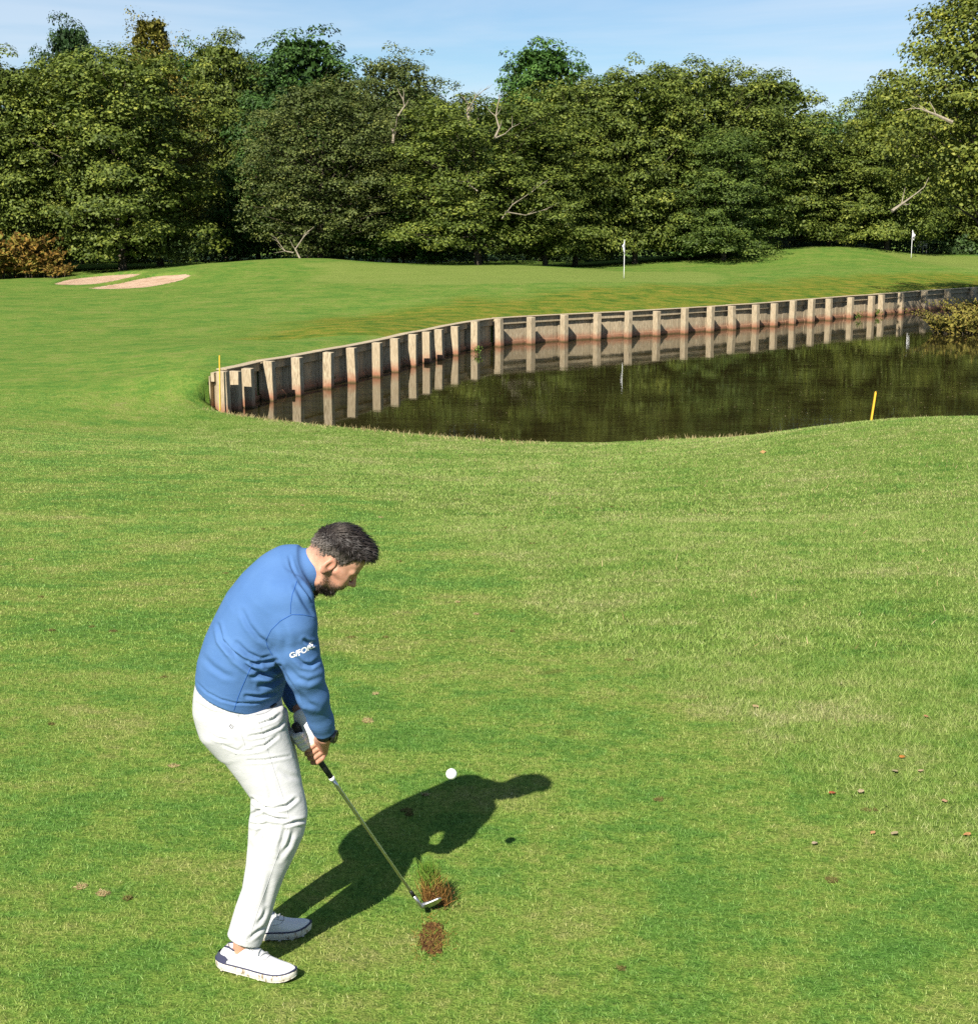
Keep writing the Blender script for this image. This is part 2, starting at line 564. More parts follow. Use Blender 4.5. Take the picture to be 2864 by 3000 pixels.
def make_ground_mat():
    m = NT("turf")
    z = m.attr("zone").outputs['Color']
    c = turf_colour(m, z)
    p = m.pos()
    f1 = m.noise(p, 130.0, 3, .7)
    f2 = m.noise(p, 38.0, 3, .7)
    f3 = m.noise(p, 7.0, 4, .7)
    c = m.mix(m.math('MULTIPLY', m.ramp(f1, [(.40, 0.0), (.60, 1.0)]), .75), c, m.mix(1.0, c, (.34, .42, .30), 'MULTIPLY'))
    c = m.mix(m.ramp(f2, [(.40, .75), (.58, 0.0)]), c, m.mix(1.0, c, (.42, .55, .40), 'MULTIPLY'))
    h = m.math('ADD', m.math('MULTIPLY', f1, .25), m.math('ADD', m.math('MULTIPLY', f2, .5), m.math('MULTIPLY', f3, 1.3)))
    nrm = m.bump(h, .55, .05)
    pr = m.principled(c, .9, .04, normal=nrm)
    return m.done(pr)
MAT_TURF = make_ground_mat()
ground = link_mesh("ground", ground_me, MAT_TURF, smooth=True)
tag(ground, "mown fairway turf with rough and two greens", None, kind='structure')

# ------------------------------------------------------------------ bunker sand
def make_sand():
    m = NT("sand")
    p = m.pos()
    c = m.ramp(m.noise(p, 1.6, 5), [(.35, (.36, .235, .150)), (.6, (.46, .325, .225))])
    h = m.math('ADD', m.noise(p, 7, 4), m.noise(p, 60, 2))
    return m.done(m.principled(c, .95, .1, normal=m.bump(h, .6, .06)))
MAT_SAND = make_sand()
for poly, lab in ((bunk_far, "pale sand of the far narrow bunker beyond the grass ridge"), (bunk_near, "pinkish sand of the nearer bunker on the bank")):
    x0, y0 = poly.min(0) - .3; x1, y1 = poly.max(0) + .3
    sx = np.arange(x0, x1, .2); sy = np.arange(y0, y1, .2)
    A, B = np.meshgrid(sx, sy)
    q = np.stack([A.ravel(), B.ravel()], 1)
    dd = sdist(q, poly)
    base = ground_z(q, carve=False)
    zz = base - 0.015 - 0.06 * smooth01(-dd / 1.2)
    n_ = len(sx)
    idx = (np.arange(len(sy) - 1)[:, None] * n_ + np.arange(n_ - 1)[None]).ravel()
    Q = np.stack([idx, idx + 1, idx + 1 + n_, idx + n_], 1)
    Q = Q[(dd[Q] < 0.12).all(1)]
    o = link_mesh("bunker_sand", mesh_np("bunker_sand", np.column_stack([q, zz]), Q), MAT_SAND, smooth=True)
    tag(o, lab, None, kind='structure')

# ------------------------------------------------------------------ pond
def make_water():
    m = NT("pond_water")
    p = m.pos()
    r1 = m.noise(m.mapping(p, (.55, 1.5, 1)), 2.2, 3, .55)
    r2 = m.noise(m.mapping(p, (.8, 1.6, 1)), 9.0, 2, .5)
    patch = m.ramp(m.noise(m.mapping(p, (.22, .45, 1)), 1.0, 2), [(.42, .25), (.62, 1.0)])
    h = m.math('MULTIPLY', m.math('ADD', r1, m.math('MULTIPLY', r2, .3)), patch)
    nrm = m.bump(h, .035, .05)
    scum = m.noise(m.mapping(p, (.6, 1.4, 1)), 1.2, 5, .65)
    c = m.ramp(scum, [(.4, (.015, .012, .004)), (.62, (.026, .023, .007))])
    pr = m.principled(c, .03, .5, normal=nrm)
    pr.inputs['IOR'].default_value = 1.42
    return m.done(pr)
wx0, wy0 = pond_poly.min(0) - 1; wx1, wy1 = pond_poly.max(0) + 1
water = link_mesh("pond_water", mesh_from("pond_water", [(wx0, wy0, ZW), (wx1, wy0, ZW), (wx1, wy1, ZW), (wx0, wy1, ZW)], [(0, 1, 2, 3)]), make_water())
tag(water, "still murky green-brown pond water reflecting the trees", None, kind='structure')

# ------------------------------------------------------------------ timber retaining wall
def make_timber(name, tint=1.0):
    m = NT(name)
    oc = m.objco(); p = m.pos()
    oi = m.n('ShaderNodeObjectInfo').outputs['Random']
    sep = m.n('ShaderNodeSeparateXYZ'); m.l(p, sep.inputs[0])
    hz = m.math('SUBTRACT', sep.outputs[2], ZW)
    grain = m.noise(m.mapping(p, (14, 14, 1.6)), 3.0, 5, .65)
    c = m.ramp(grain, [(.30, (.135 * tint, .100 * tint, .058 * tint)), (.48, (.36 * tint, .29 * tint, .19 * tint)), (.68, (.53 * tint, .44 * tint, .30 * tint))])
    c = m.mix(m.math('MULTIPLY', oi, .45), c, (.33 * tint, .26 * tint, .165 * tint))
    lich = m.ramp(m.noise(p, 9.0, 4), [(.58, 0.0), (.70, .5)])
    c = m.mix(lich, c, (.26, .25, .17))
    jag = m.math('ADD', hz, m.math('MULTIPLY', m.noise(p, 6.0, 4), .24))
    wet = m.ramp(jag, [(.20, 1.0), (.44, 0.0)])
    c = m.mix(m.math('MULTIPLY', wet, .8), c, (.26, .095, .050))
    alg = m.ramp(m.math('ADD', hz, m.math('MULTIPLY', m.noise(p, 14.0, 3), .10)), [(.06, 1.0), (.13, 0.0)])
    c = m.mix(m.math('MULTIPLY', alg, .8), c, (.055, .052, .018))
    nrm = m.bump(grain, .5, .012)
    return m.done(m.principled(c, .85, .2, normal=nrm))
MAT_TIMBER = make_timber("weathered_timber", .95)
MAT_PLANK = make_timber("weathered_plank", 1.0)

wall = empty("retaining_wall", tuple(wall_pts[0]))
tag(wall, "curved timber retaining wall of posts and boards along the pond", "retaining wall", kind='thing')
def wall_frame(i):
    a = WP[max(0, i - 1)]; b = WP[min(len(WP) - 1, i + 1)]
    t = (b - a) / np.linalg.norm(b - a)
    return t, np.array((-t[1], t[0]))          # along, towards the land
post_me = [box_mesh("post", .195 + .02 * (k % 2), .25, 1.9 + .03 * k, .008) for k in range(3)]
for me in post_me: me.materials.append(MAT_TIMBER)
inv = Matrix.Translation(wall.location).inverted()
def wall_child(name, me, loc, rz, tilt=0.0, roll=0.0):
    o = bpy.data.objects.new(name, me)
    COL.objects.link(o)
    o.parent = wall
    o.location = Vector(loc) - wall.location
    o.rotation_euler = (tilt, roll, rz)
    return o
for i in range(len(WP)):
    t, nl = wall_frame(i)
    rz = math.atan2(t[1], t[0])
    c = WP[i] + nl * 0.02
    me = post_me[random.randrange(3)]
    h = max(v.co.z for v in me.vertices)
    wall_child("post", me, (c[0], c[1], ZW + .985 - h + random.uniform(-.03, .035)), rz, random.uniform(-.035, .035), random.uniform(-.04, .04))
rail_cache = {}
for i in range(len(WP) - 1):
    a, b = WP[i], WP[i + 1]
    L = float(np.linalg.norm(b - a))
    t = (b - a) / L; nl = np.array((-t[1], t[0]))
    rz = math.atan2(t[1], t[0])
    me = box_mesh("rail", L - .012, .085, .215, .006); me.materials.append(MAT_TIMBER)
    mid = (a + b) / 2 + nl * 0.335
    wall_child("rail", me, (mid[0], mid[1], ZW + .755 + random.uniform(-.008, .008)), rz)
    me = box_mesh("toe_board", L - .03, .05, .5, .006); me.materials.append(MAT_TIMBER)
    mid = (a + b) / 2 + nl * 0.362
    wall_child("toe_board", me, (mid[0], mid[1], ZW - .36 + random.uniform(-.02, .02)), rz)
    me = box_mesh("cap_board", L - .012, .285, .028, .006); me.materials.append(MAT_TIMBER)
    mid = (a + b) / 2 + nl * 0.345
    if i > 0: wall_child("cap_board", me, (mid[0], mid[1], ZW + .972 + random.uniform(-.006, .006)), rz)
    nb = max(2, min(8, int(round(L / .16))))
    w = L / nb
    me = box_mesh("plank", w - .008, .03, 1.5, .004); me.materials.append(MAT_PLANK)
    for k in range(nb):
        q = a + t * (k + .5) * w + nl * (0.405 + random.uniform(-.008, .008))
        wall_child("plank", me, (q[0], q[1], ZW - .62 + random.uniform(-.015, .015)), rz)
# closing board at the near end of the wall
t, nl = wall_frame(0)
for k in range(3):
    q = WP[0] - np.array((.13, -.02)) + np.array((-.12, .18)) * k * .55
    me = box_mesh("plank", .15, .045, 1.35, .004); me.materials.append(MAT_TIMBER)
    wall_child("plank", me, (q[0], q[1], ZW - .42), math.radians(118))

# ------------------------------------------------------------------ trees
def leaf_mat(name):
    m = NT(name)
    oc = m.n('ShaderNodeObjectInfo').outputs['Color']
    var = m.attr("leafvar").outputs['Fac']
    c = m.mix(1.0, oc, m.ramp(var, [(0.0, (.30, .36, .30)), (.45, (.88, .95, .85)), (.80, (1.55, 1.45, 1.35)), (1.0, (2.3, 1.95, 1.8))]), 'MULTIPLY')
    d = m.principled(c, .6, .22)
    tr = m.n('ShaderNodeBsdfTranslucent')
    m.l(m.mix(1.0, c, (1.3, 1.35, .5), 'MULTIPLY'), tr.inputs['Color'])
    ms = m.n('ShaderNodeMixShader'); ms.inputs[0].default_value = .14
    m.l(d.outputs[0], ms.inputs[1]); m.l(tr.outputs[0], ms.inputs[2])
    return m.done(ms.outputs[0])
MAT_LEAF = leaf_mat("leaves")
def bark_mat(name, c0, c1):
    m = NT(name)
    p = m.objco()
    g = m.noise(m.mapping(p, (9, 9, 2)), 2.0, 5, .65)
    c = m.ramp(g, [(.35, c0), (.65, c1)])
    return m.done(m.principled(c, .9, .15, normal=m.bump(g, .6, .03)))
MAT_BARK = bark_mat("bark", (.035, .028, .020), (.12, .098, .07))
MAT_DEAD = bark_mat("dead_wood", (.15, .125, .09), (.30, .26, .195))

def leaves_mesh(name, C, N, size, rng, aspect=.62, droop=0.0):
    """one bent quad per leaf (a diamond), centre C, facing N"""
    n = len(C)
    up = rng.normal(size=(n, 3))
    if droop:
        up[:, 2] -= droop
    a = up - (up * N).sum(1, keepdims=True) * N
    a /= np.linalg.norm(a, axis=1, keepdims=True) + 1e-9
    b = np.cross(N, a)
    s = size[:, None]
    V = np.stack([C - a * s * .5, C + b * s * .5 * aspect + N * s * .08, C + a * s * .5, C - b * s * .5 * aspect + N * s * .08], 1).reshape(-1, 3)
    me = mesh_np(name, V, np.arange(n * 4).reshape(n, 4))
    return me

def set_leafvar(me, val):
    at_ = me.attributes.new("leafvar", 'FLOAT', 'FACE')
    at_.data.foreach_set('value', val.astype(np.float32))

def crown_profile(kind, t):
    """crown radius (0..1) at relative crown height t"""
    if kind == 'round':  return np.sqrt(np.clip(1 - (2 * t - .95) ** 2 / 1.15, .04, 1))
    if kind == 'alder':  return np.clip(np.minimum(1.0, 1.18 - .28 * np.abs(t - .3) / .3 * (t < .3) - 1.05 * np.clip(t - .35, 0, 1) ** 1.9), .30, 1)
    if kind == 'column': return np.clip(1.05 - .85 * t ** 2, .15, 1) * np.clip(.55 + t * 2.5, 0, 1)
    return np.clip(1 - .75 * np.clip(t - .4, 0, 1) ** 1.5 - .35 * np.clip(.2 - t, 0, 1), .15, 1)

def make_tree_meshes(kind, seed, h, rad, z0, n_clump, per, lsize, clump_r=1.0, droop=0.0, open_=0.0):
    """local meshes of a tree: (crown, trunk) for height h, crown radius rad, crown starting at z0"""
    rng = np.random.default_rng(seed)
    # clumps: foliage carried by the ends of the boughs
    CCl, crl, tl = [], [], []
    tries = 0
    while len(CCl) < n_clump and tries < 12000:
        tries += 1
        tt = rng.beta(1.15, 1.0); an = rng.uniform(0, 2 * np.pi)
        pf = float(crown_profile(kind, np.array([tt]))[0]) * (1 + .16 * math.sin(an * 3 + seed) + .10 * math.sin(an * 5 + tt * 9))
        r0 = math.sqrt(rng.uniform(.30, 1.0)) * max(.2, rad * pf - clump_r * .5)
        c_ = np.array((r0 * math.cos(an), r0 * math.sin(an), z0 + tt * (h - z0 - clump_r * .4)))
        r_c = clump_r * rng.uniform(.55, 1.35) * (1 - .15 * tt)
        need = 1.0 - tries / 14000
        if all(np.linalg.norm((c_ - q_) * (1, 1, 1.15)) > (r_c + k_) * .62 * need for q_, k_ in zip(CCl, crl)):
            CCl.append(c_); crl.append(r_c); tl.append(tt)
    n_clump = len(CCl)
    CC = np.array(CCl); cr = np.array(crl); t = np.array(tl)
    pts, nrm, var = [], [], []
    axis_ = np.stack([np.zeros(n_clump), np.zeros(n_clump), np.full(n_clump, z0 + (h - z0) * .42)], 1)
    for k in range(n_clump):
        # each clump is a few flattened sprays
        for j in range(5):
            off = rng.normal(size=3) * cr[k] * (.40, .40, .32)
            c = CC[k] + off
            m = int(per / 5 * rng.uniform(.8, 1.2) * (cr[k] / clump_r) ** 2)
            d = rng.normal(size=(m, 3))
            d /= np.linalg.norm(d, axis=1, keepdims=True)
            r = cr[k] * .62 * rng.uniform(.45, 1.0, m) ** .45
            q = c + d * r[:, None] * (1, 1, .52)
            if droop:
                q[:, 2] -= droop * rng.uniform(0, 1, m) ** 2 * cr[k] * 1.6
            out = (c - axis_[k]); out /= np.linalg.norm(out) + 1e-9
            d[:, 2] = np.where(d[:, 2] < -.25, -d[:, 2] * .6, d[:, 2])
            q = c + d * r[:, None] * (1, 1, .78) if not droop else q
            nn = d * 1.05 + out * .35 + np.array((0, 0, .40)) + rng.normal(size=(m, 3)) * .38
            pts.append(q); nrm.append(nn)
            var.append(np.clip(rng.normal(.48 + rng.normal() * .15, .18, m), 0, 1))
    # foliage deep inside the crown
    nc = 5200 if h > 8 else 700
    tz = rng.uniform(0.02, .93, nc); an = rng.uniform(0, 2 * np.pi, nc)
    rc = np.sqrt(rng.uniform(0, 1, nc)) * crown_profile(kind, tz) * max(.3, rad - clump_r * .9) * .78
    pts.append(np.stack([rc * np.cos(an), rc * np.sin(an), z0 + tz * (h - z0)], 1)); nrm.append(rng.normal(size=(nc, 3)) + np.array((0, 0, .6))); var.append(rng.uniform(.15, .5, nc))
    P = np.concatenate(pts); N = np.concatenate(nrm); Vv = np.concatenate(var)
    keep = P[:, 2] > .4
    P, N, Vv = P[keep], N[keep], Vv[keep]
    N /= np.linalg.norm(N, axis=1, keepdims=True) + 1e-9
    size = lsize * rng.uniform(.65, 1.35, len(P))
    size[-int((P.shape[0] > 0) * min(nc, len(P))):] *= 2.1
    crown = leaves_mesh("crown", P, N, size, rng, droop=droop * 2)
    set_leafvar(crown, Vv)
    # trunk and boughs
    parts = []
    lean = rng.normal(size=2) * .25
    tr = .012 * h + .03
    pts_ = [(0, 0, -.3), (0, 0, .15)] + [(lean[0] * s + rng.normal() * .07, lean[1] * s + rng.normal() * .07, h * .92 * s) for s in (.12, .3, .5, .7, 1.0)]
    parts.append(tube(pts_, [tr * 1.5, tr * 1.15, tr, tr * .8, tr * .58, tr * .38, .02], 8))
    for k in range(0, n_clump, 2):
        zb = min(CC[k][2] * .55 + .8, h * .8) * rng.uniform(.8, 1.1)
        s = zb / (h * .92)
        b0 = Vector((lean[0] * s, lean[1] * s, zb))
        c = Vector(CC[k])
        mid = b0.lerp(c, .5) + Vector(rng.normal(size=3) * .25)
        parts.append(tube([b0, mid, c], [tr * .36 * (1 - .5 * t[k]), tr * .22 * (1 - .5 * t[k]), .012], 5, False))
    v, f = join_vf(parts)
    trunk = mesh_from("trunk", v, f)
    for poly in trunk.polygons: poly.use_smooth = True
    trunk.materials.append(MAT_BARK); crown.materials.append(MAT_LEAF)
    return crown, trunk, CC

TREE_KINDS = {}
def tree_kind(key, *a, **k):
    TREE_KINDS[key] = make_tree_meshes(*a, **k)
# unit trees about 13 m tall
tree_kind('alder1', 'alder', 11, 13.0, 4.8, 0.7, 110, 640, .18, 1.50)
tree_kind('alder2', 'alder', 12, 13.0, 4.5, 0.8, 105, 640, .18, 1.50)
tree_kind('alder3', 'round', 13, 13.0, 4.8, 1.0, 105, 640, .18, 1.55)
tree_kind('ash', 'round', 14, 14.0, 4.9, 2.6, 95, 640, .20, 1.60)
tree_kind('dense', 'round', 15, 13.0, 5.0, 0.3, 190, 420, .145, 1.2)
tree_kind('weep', 'column', 16, 14.0, 3.8, 2.5, 140, 250, .15, .95, droop=1.0)
tree_kind('tall', 'column', 17, 18.0, 5.8, 5.2, 150, 520, .165, 1.40)
tree_kind('bush', 'round', 18, 4.2, 2.5, 0.15, 70, 200, .17, .80)
tree_kind('open', 'alder', 19, 12.5, 5.2, 0.9, 140, 380, .16, 1.2)

def place_tree(kind, px, top, Y, label, tint, width=None, zbase=None, rz=None, name='tree', cat='tree', group='trees of the wood behind the greens'):
    crown_me, trunk_me, CC = TREE_KINDS[kind]
    base_h = np.percentile([v.co.z for v in crown_me.vertices], 99.6)
    p_top = at(px, top, Y)
    x = p_top.x
    zb = gz(x, Y) - .05 if zbase is None else zbase
    h = p_top.z - zb
    s = h / base_h
    w = s if width is None else width
    r = empty(name, (x, Y, zb), random.uniform(0, 6.28) if rz is None else rz)
    r.scale = (w, w, s)
    tag(r, label, cat, group)
    c = bpy.data.objects.new("crown", crown_me); COL.objects.link(c); c.parent = r
    c.color = (*tint, 1)
    t = bpy.data.objects.new("trunk", trunk_me); COL.objects.link(t); t.parent = r
    return r

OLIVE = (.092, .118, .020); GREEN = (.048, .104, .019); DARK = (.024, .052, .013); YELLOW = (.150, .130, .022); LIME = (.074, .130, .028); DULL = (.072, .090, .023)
trees = [
    ('alder2', 50, 175, 90, "olive green alder at the far left edge of the wood", OLIVE, 1.0),
    ('ash', 205, 58, 101, "dark tree top poking above the alders at upper left", DARK, .62),
    ('alder1', 330, 150, 88, "broad olive alder whose low boughs overhang the bunkers", OLIVE, 1.22),
    ('weep', 440, 62, 95, "yellowing weeping birch behind the broad alder at left", YELLOW, 1.05),
    ('alder3', 640, 98, 109, "olive tree between the weeping birch and the dark green ash", OLIVE, .95),
    ('ash', 885, 92, 101, "dark green ash with a rounded top left of centre", (.034, .074, .014), 1.05),
    ('bush', 690, 480, 100, "bright green leafy sapling in the shaded gap", LIME, 1.0),
    ('dense', 930, 235, 90, "dense dark oak studded with pale seed clusters", DULL, 1.02),
    ('dense', 1150, 165, 95, "tall dense tree with pale seed clusters left of the sky gap", DULL, .95),
    ('open', 1400, 285, 89, "sparse alder with bare dead limbs at its top", OLIVE, 1.15),
    ('ash', 1590, 120, 112, "bright green ash rising above the wood at centre right", GREEN, 1.02),
    ('alder1', 1690, 232, 95, "olive alder just left of the near flagstick", OLIVE, .88),
    ('alder3', 1600, 370, 91, "low alder in front of the bright green ash", OLIVE, .80),
    ('alder2', 1870, 195, 95, "olive alder rising right behind the near flagstick", OLIVE, .86),
    ('alder1', 2045, 182, 97, "tallest olive alder right of the near flagstick", OLIVE, .90),
    ('alder3', 2270, 208, 99, "broad topped alder left of the sky notch", OLIVE, .98),
    ('alder2', 2130, 380, 93, "lower green alder hanging over the paling fence", (.066, .098, .018), .80),
    ('alder1', 2440, 420, 101, "lower alder filling the foot of the sky notch", OLIVE, .85),
    ('alder2', 2620, 245, 101, "olive alder behind the far flagstick", OLIVE, .90),
    ('alder3', 2850, 330, 108, "olive alder right of the far flagstick", OLIVE, 1.0),
    ('bush', 1090, 600, 92, "leafy shrub at the foot of the dense oak", GREEN, 1.0),
    ('bush', 1270, 640, 93, "low shrub at the wood edge left of the sparse alder", GREEN, .9),
    ('bush', 1180, 560, 96, "leafy shrub between the oak and the sparse alder", GREEN, 1.1),
    ('bush', 2020, 640, 95, "low shrub under the alders right of the near flagstick", LIME, .9),
    ('bush', 60, 640, 92, "green undergrowth below the leftmost alder", LIME, 1.0),
]
for kind, px, top, Y, lab, tint, w in trees:
    place_tree(kind, px, top, Y, lab, tint, w, name='shrub' if kind == 'bush' else 'tree', cat='shrub' if kind == 'bush' else 'tree',
               group='shrubs at the foot of the wood' if kind == 'bush' else 'trees of the wood behind the greens')
# the tall tree on the right, nearer, whose shade falls over the wall
place_tree('tall', 2985, -260, 62.0, "tall tree at the right edge, nearest of the wood, cut by the frame", (.125, .145, .024), 1.0, zbase=-1.5)
# deeper rows that close the wood
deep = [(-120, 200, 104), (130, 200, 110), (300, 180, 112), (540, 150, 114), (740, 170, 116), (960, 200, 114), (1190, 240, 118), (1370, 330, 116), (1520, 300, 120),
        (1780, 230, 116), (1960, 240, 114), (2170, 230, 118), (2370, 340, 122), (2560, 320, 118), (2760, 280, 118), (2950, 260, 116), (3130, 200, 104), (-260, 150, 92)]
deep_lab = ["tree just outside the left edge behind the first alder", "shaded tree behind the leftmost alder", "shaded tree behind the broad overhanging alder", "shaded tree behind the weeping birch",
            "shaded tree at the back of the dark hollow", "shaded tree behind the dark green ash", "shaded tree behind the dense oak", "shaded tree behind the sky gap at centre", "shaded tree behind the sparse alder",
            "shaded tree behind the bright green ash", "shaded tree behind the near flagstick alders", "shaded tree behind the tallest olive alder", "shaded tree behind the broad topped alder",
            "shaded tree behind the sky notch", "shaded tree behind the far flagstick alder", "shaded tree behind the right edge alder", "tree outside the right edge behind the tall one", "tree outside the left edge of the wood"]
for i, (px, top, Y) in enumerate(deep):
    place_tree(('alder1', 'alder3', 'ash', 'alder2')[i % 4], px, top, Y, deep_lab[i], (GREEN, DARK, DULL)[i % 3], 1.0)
# undergrowth: one dark mass of leaves in the shade under the boughs
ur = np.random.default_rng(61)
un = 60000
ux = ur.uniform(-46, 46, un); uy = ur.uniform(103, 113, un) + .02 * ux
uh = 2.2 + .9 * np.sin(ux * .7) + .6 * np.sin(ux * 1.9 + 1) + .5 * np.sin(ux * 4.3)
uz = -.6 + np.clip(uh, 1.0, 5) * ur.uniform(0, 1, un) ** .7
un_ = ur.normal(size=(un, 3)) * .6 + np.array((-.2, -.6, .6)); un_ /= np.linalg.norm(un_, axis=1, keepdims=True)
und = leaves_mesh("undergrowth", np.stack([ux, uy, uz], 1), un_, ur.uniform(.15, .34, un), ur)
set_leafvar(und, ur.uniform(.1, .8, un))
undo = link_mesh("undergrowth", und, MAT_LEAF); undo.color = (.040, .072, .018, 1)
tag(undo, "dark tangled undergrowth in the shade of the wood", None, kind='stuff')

# dead limbs
def dead_limb(root, pts, r, label=None):
    v, f = [], []
    P = [Vector(p) for p in pts]
    parts = [tube(P, np.linspace(r, r * .3, len(P)), 6)]
    rg = random.Random(int(P[0].x * 100))
    for i in range(1, len(P)):
        for _ in range(2):
            d = (P[i] - P[i - 1]).normalized()
            e = P[i] + (d + Vector((rg.uniform(-1, 1), rg.uniform(-.4, .4), rg.uniform(-.6, .9)))).normalized() * rg.uniform(.3, .9)
            parts.append(tube([P[i], P[i].lerp(e, .5) + Vector((rg.uniform(-.08, .08), 0, rg.uniform(-.08, .08))), e], [r * .4, r * .25, r * .1], 5, False))
    V, Fc = join_vf(parts)
    me = mesh_from("dead_branch", V, Fc)
    o = link_mesh("dead_branch", me, MAT_DEAD)
    o.parent = root
    o.matrix_parent_inverse = root.matrix_basis.inverted()
    return o
def tree_by(lab):
    return next(o for o in COL.objects if o.get('label', '').startswith(lab))
bpy.context.view_layer.update()
sp = tree_by("sparse alder")
for pts, r in (([(1375, 370), (1370, 330), (1372, 305), (1362, 292)], .11), ([(1372, 320), (1392, 285), (1415, 265)], .05), ([(1448, 405), (1462, 375), (1452, 340), (1458, 305)], .07),
               ([(1448, 405), (1478, 392), (1500, 372)], .05), ([(1470, 640), (1500, 600), (1560, 560), (1590, 535)], .035),
               ([(1400, 560), (1380, 545), (1370, 530)], .04), ([(1480, 620), (1540, 630), (1590, 615)], .04)):
    dead_limb(sp, [at(x, y, 84.5 + .3 * i) for i, (x, y) in enumerate(pts)], r)
sp = tree_by("tall dense tree")
for pts, r in (([(1165, 340), (1185, 310), (1180, 290)], .07), ([(1150, 420), (1152, 400), (1150, 385)], .10)):
    dead_limb(sp, [at(x, y, 90 + .2 * i) for i, (x, y) in enumerate(pts)], r)
sp = tree_by("dense dark oak")
for pts, r in (([(880, 760), (865, 730), (885, 700), (900, 680)], .06), ([(860, 740), (835, 735), (820, 715)], .04)):
    dead_limb(sp, [at(x, y, 85.5 + .2 * i) for i, (x, y) in enumerate(pts)], r)
sp = tree_by("tall tree at the right")
for pts, r in (([(2790, 358), (2740, 335), (2695, 318)], .075), ([(2612, 618), (2640, 598), (2685, 565)], .07)):
    dead_limb(sp, [at(x, y, 57.0 + .2 * i) for i, (x, y) in enumerate(pts)], r)

# ------------------------------------------------------------------ the golfer
def _v(p): return np.array(p, dtype=np.float32)
def pa(px, py, Y): return _v(at(px, py, Y))

def sd_cap(P, a, b, ra, rb):
    a = _v(a); b = _v(b); ab = b - a
    t = np.clip(((P - a) @ ab) / max(1e-9, float(ab @ ab)), 0, 1)
    return np.linalg.norm(P - a - t[:, None] * ab, axis=1) - (ra + (rb - ra) * t)

def sd_chain(P, pts, rad, k=0.0):
    d = None
    for i in range(len(pts) - 1):
        e = sd_cap(P, pts[i], pts[i + 1], rad[i], rad[i + 1])
        d = e if d is None else (np.minimum(d, e) if k == 0 else smin(d, e, k))
    return d

def sd_ell(P, c, r, R=None):
    q = P - _v(c)
    if R is not None: q = q @ R.T
    r = _v(r)
    k0 = np.linalg.norm(q / r, axis=1); k1 = np.linalg.norm(q / (r * r), axis=1)
    return k0 * (k0 - 1.0) / np.maximum(k1, 1e-6)

def smin(a, b, k):
    h = np.clip(.5 + .5 * (b - a) / k, 0, 1)
    return b + (a - b) * h - k * h * (1 - h)

def smax(a, b, k): return -smin(-a, -b, k)

def sd_sweep(P, C, Fr, rf, rs, flat=True):
    """elliptic sweep: centres C, front axes Fr (unit), half depth rf, half side rs"""
    C = _v(C); Fr = _v(Fr); rf = _v(rf); rs = _v(rs)
    n = len(C)
    T = np.zeros_like(C)
    for i in range(n):
        T[i] = C[min(i + 1, n - 1)] - C[max(i - 1, 0)]
        T[i] /= np.linalg.norm(T[i])
    S = np.cross(T, Fr); S /= np.linalg.norm(S, axis=1, keepdims=True)
    F2 = np.cross(S, T)
    best = np.full(len(P), 1e3, dtype=np.float32)
    for i in range(n - 1):
        ab = C[i + 1] - C[i]
        L = np.linalg.norm(ab)
        # parameter between the two section planes
        d0 = (P - C[i]) @ T[i]; d1 = (C[i + 1] - P) @ T[i + 1]
        t = d0 / np.where(np.abs(d0 + d1) < 1e-6, 1e-6, d0 + d1)
        tc = np.clip(t, 0, 1)[:, None]
        c = C[i] + tc * ab
        q = P - c
        f = F2[i] * (1 - tc) + F2[i + 1] * tc
        s = S[i] * (1 - tc) + S[i + 1] * tc
        a = rf[i] + (rf[i + 1] - rf[i]) * tc[:, 0]
        b = rs[i] + (rs[i + 1] - rs[i]) * tc[:, 0]
        u = (q * f).sum(1); v = (q * s).sum(1)
        k0 = np.sqrt((u / a) ** 2 + (v / b) ** 2); k1 = np.sqrt((u / a ** 2) ** 2 + (v / b ** 2) ** 2)
        d = k0 * (k0 - 1) / np.maximum(k1, 1e-5)
        d = np.where(k0 < 1e-3, -np.minimum(a, b), d)
        tt = T[i] * (1 - tc) + T[i + 1] * tc
        w = np.abs((q * tt).sum(1))
        over = (t < 0) | (t > 1)
        dd = np.where(over, np.where(d > 0, np.hypot(d, w), w), d)
        best = np.minimum(best, dd)
    return best

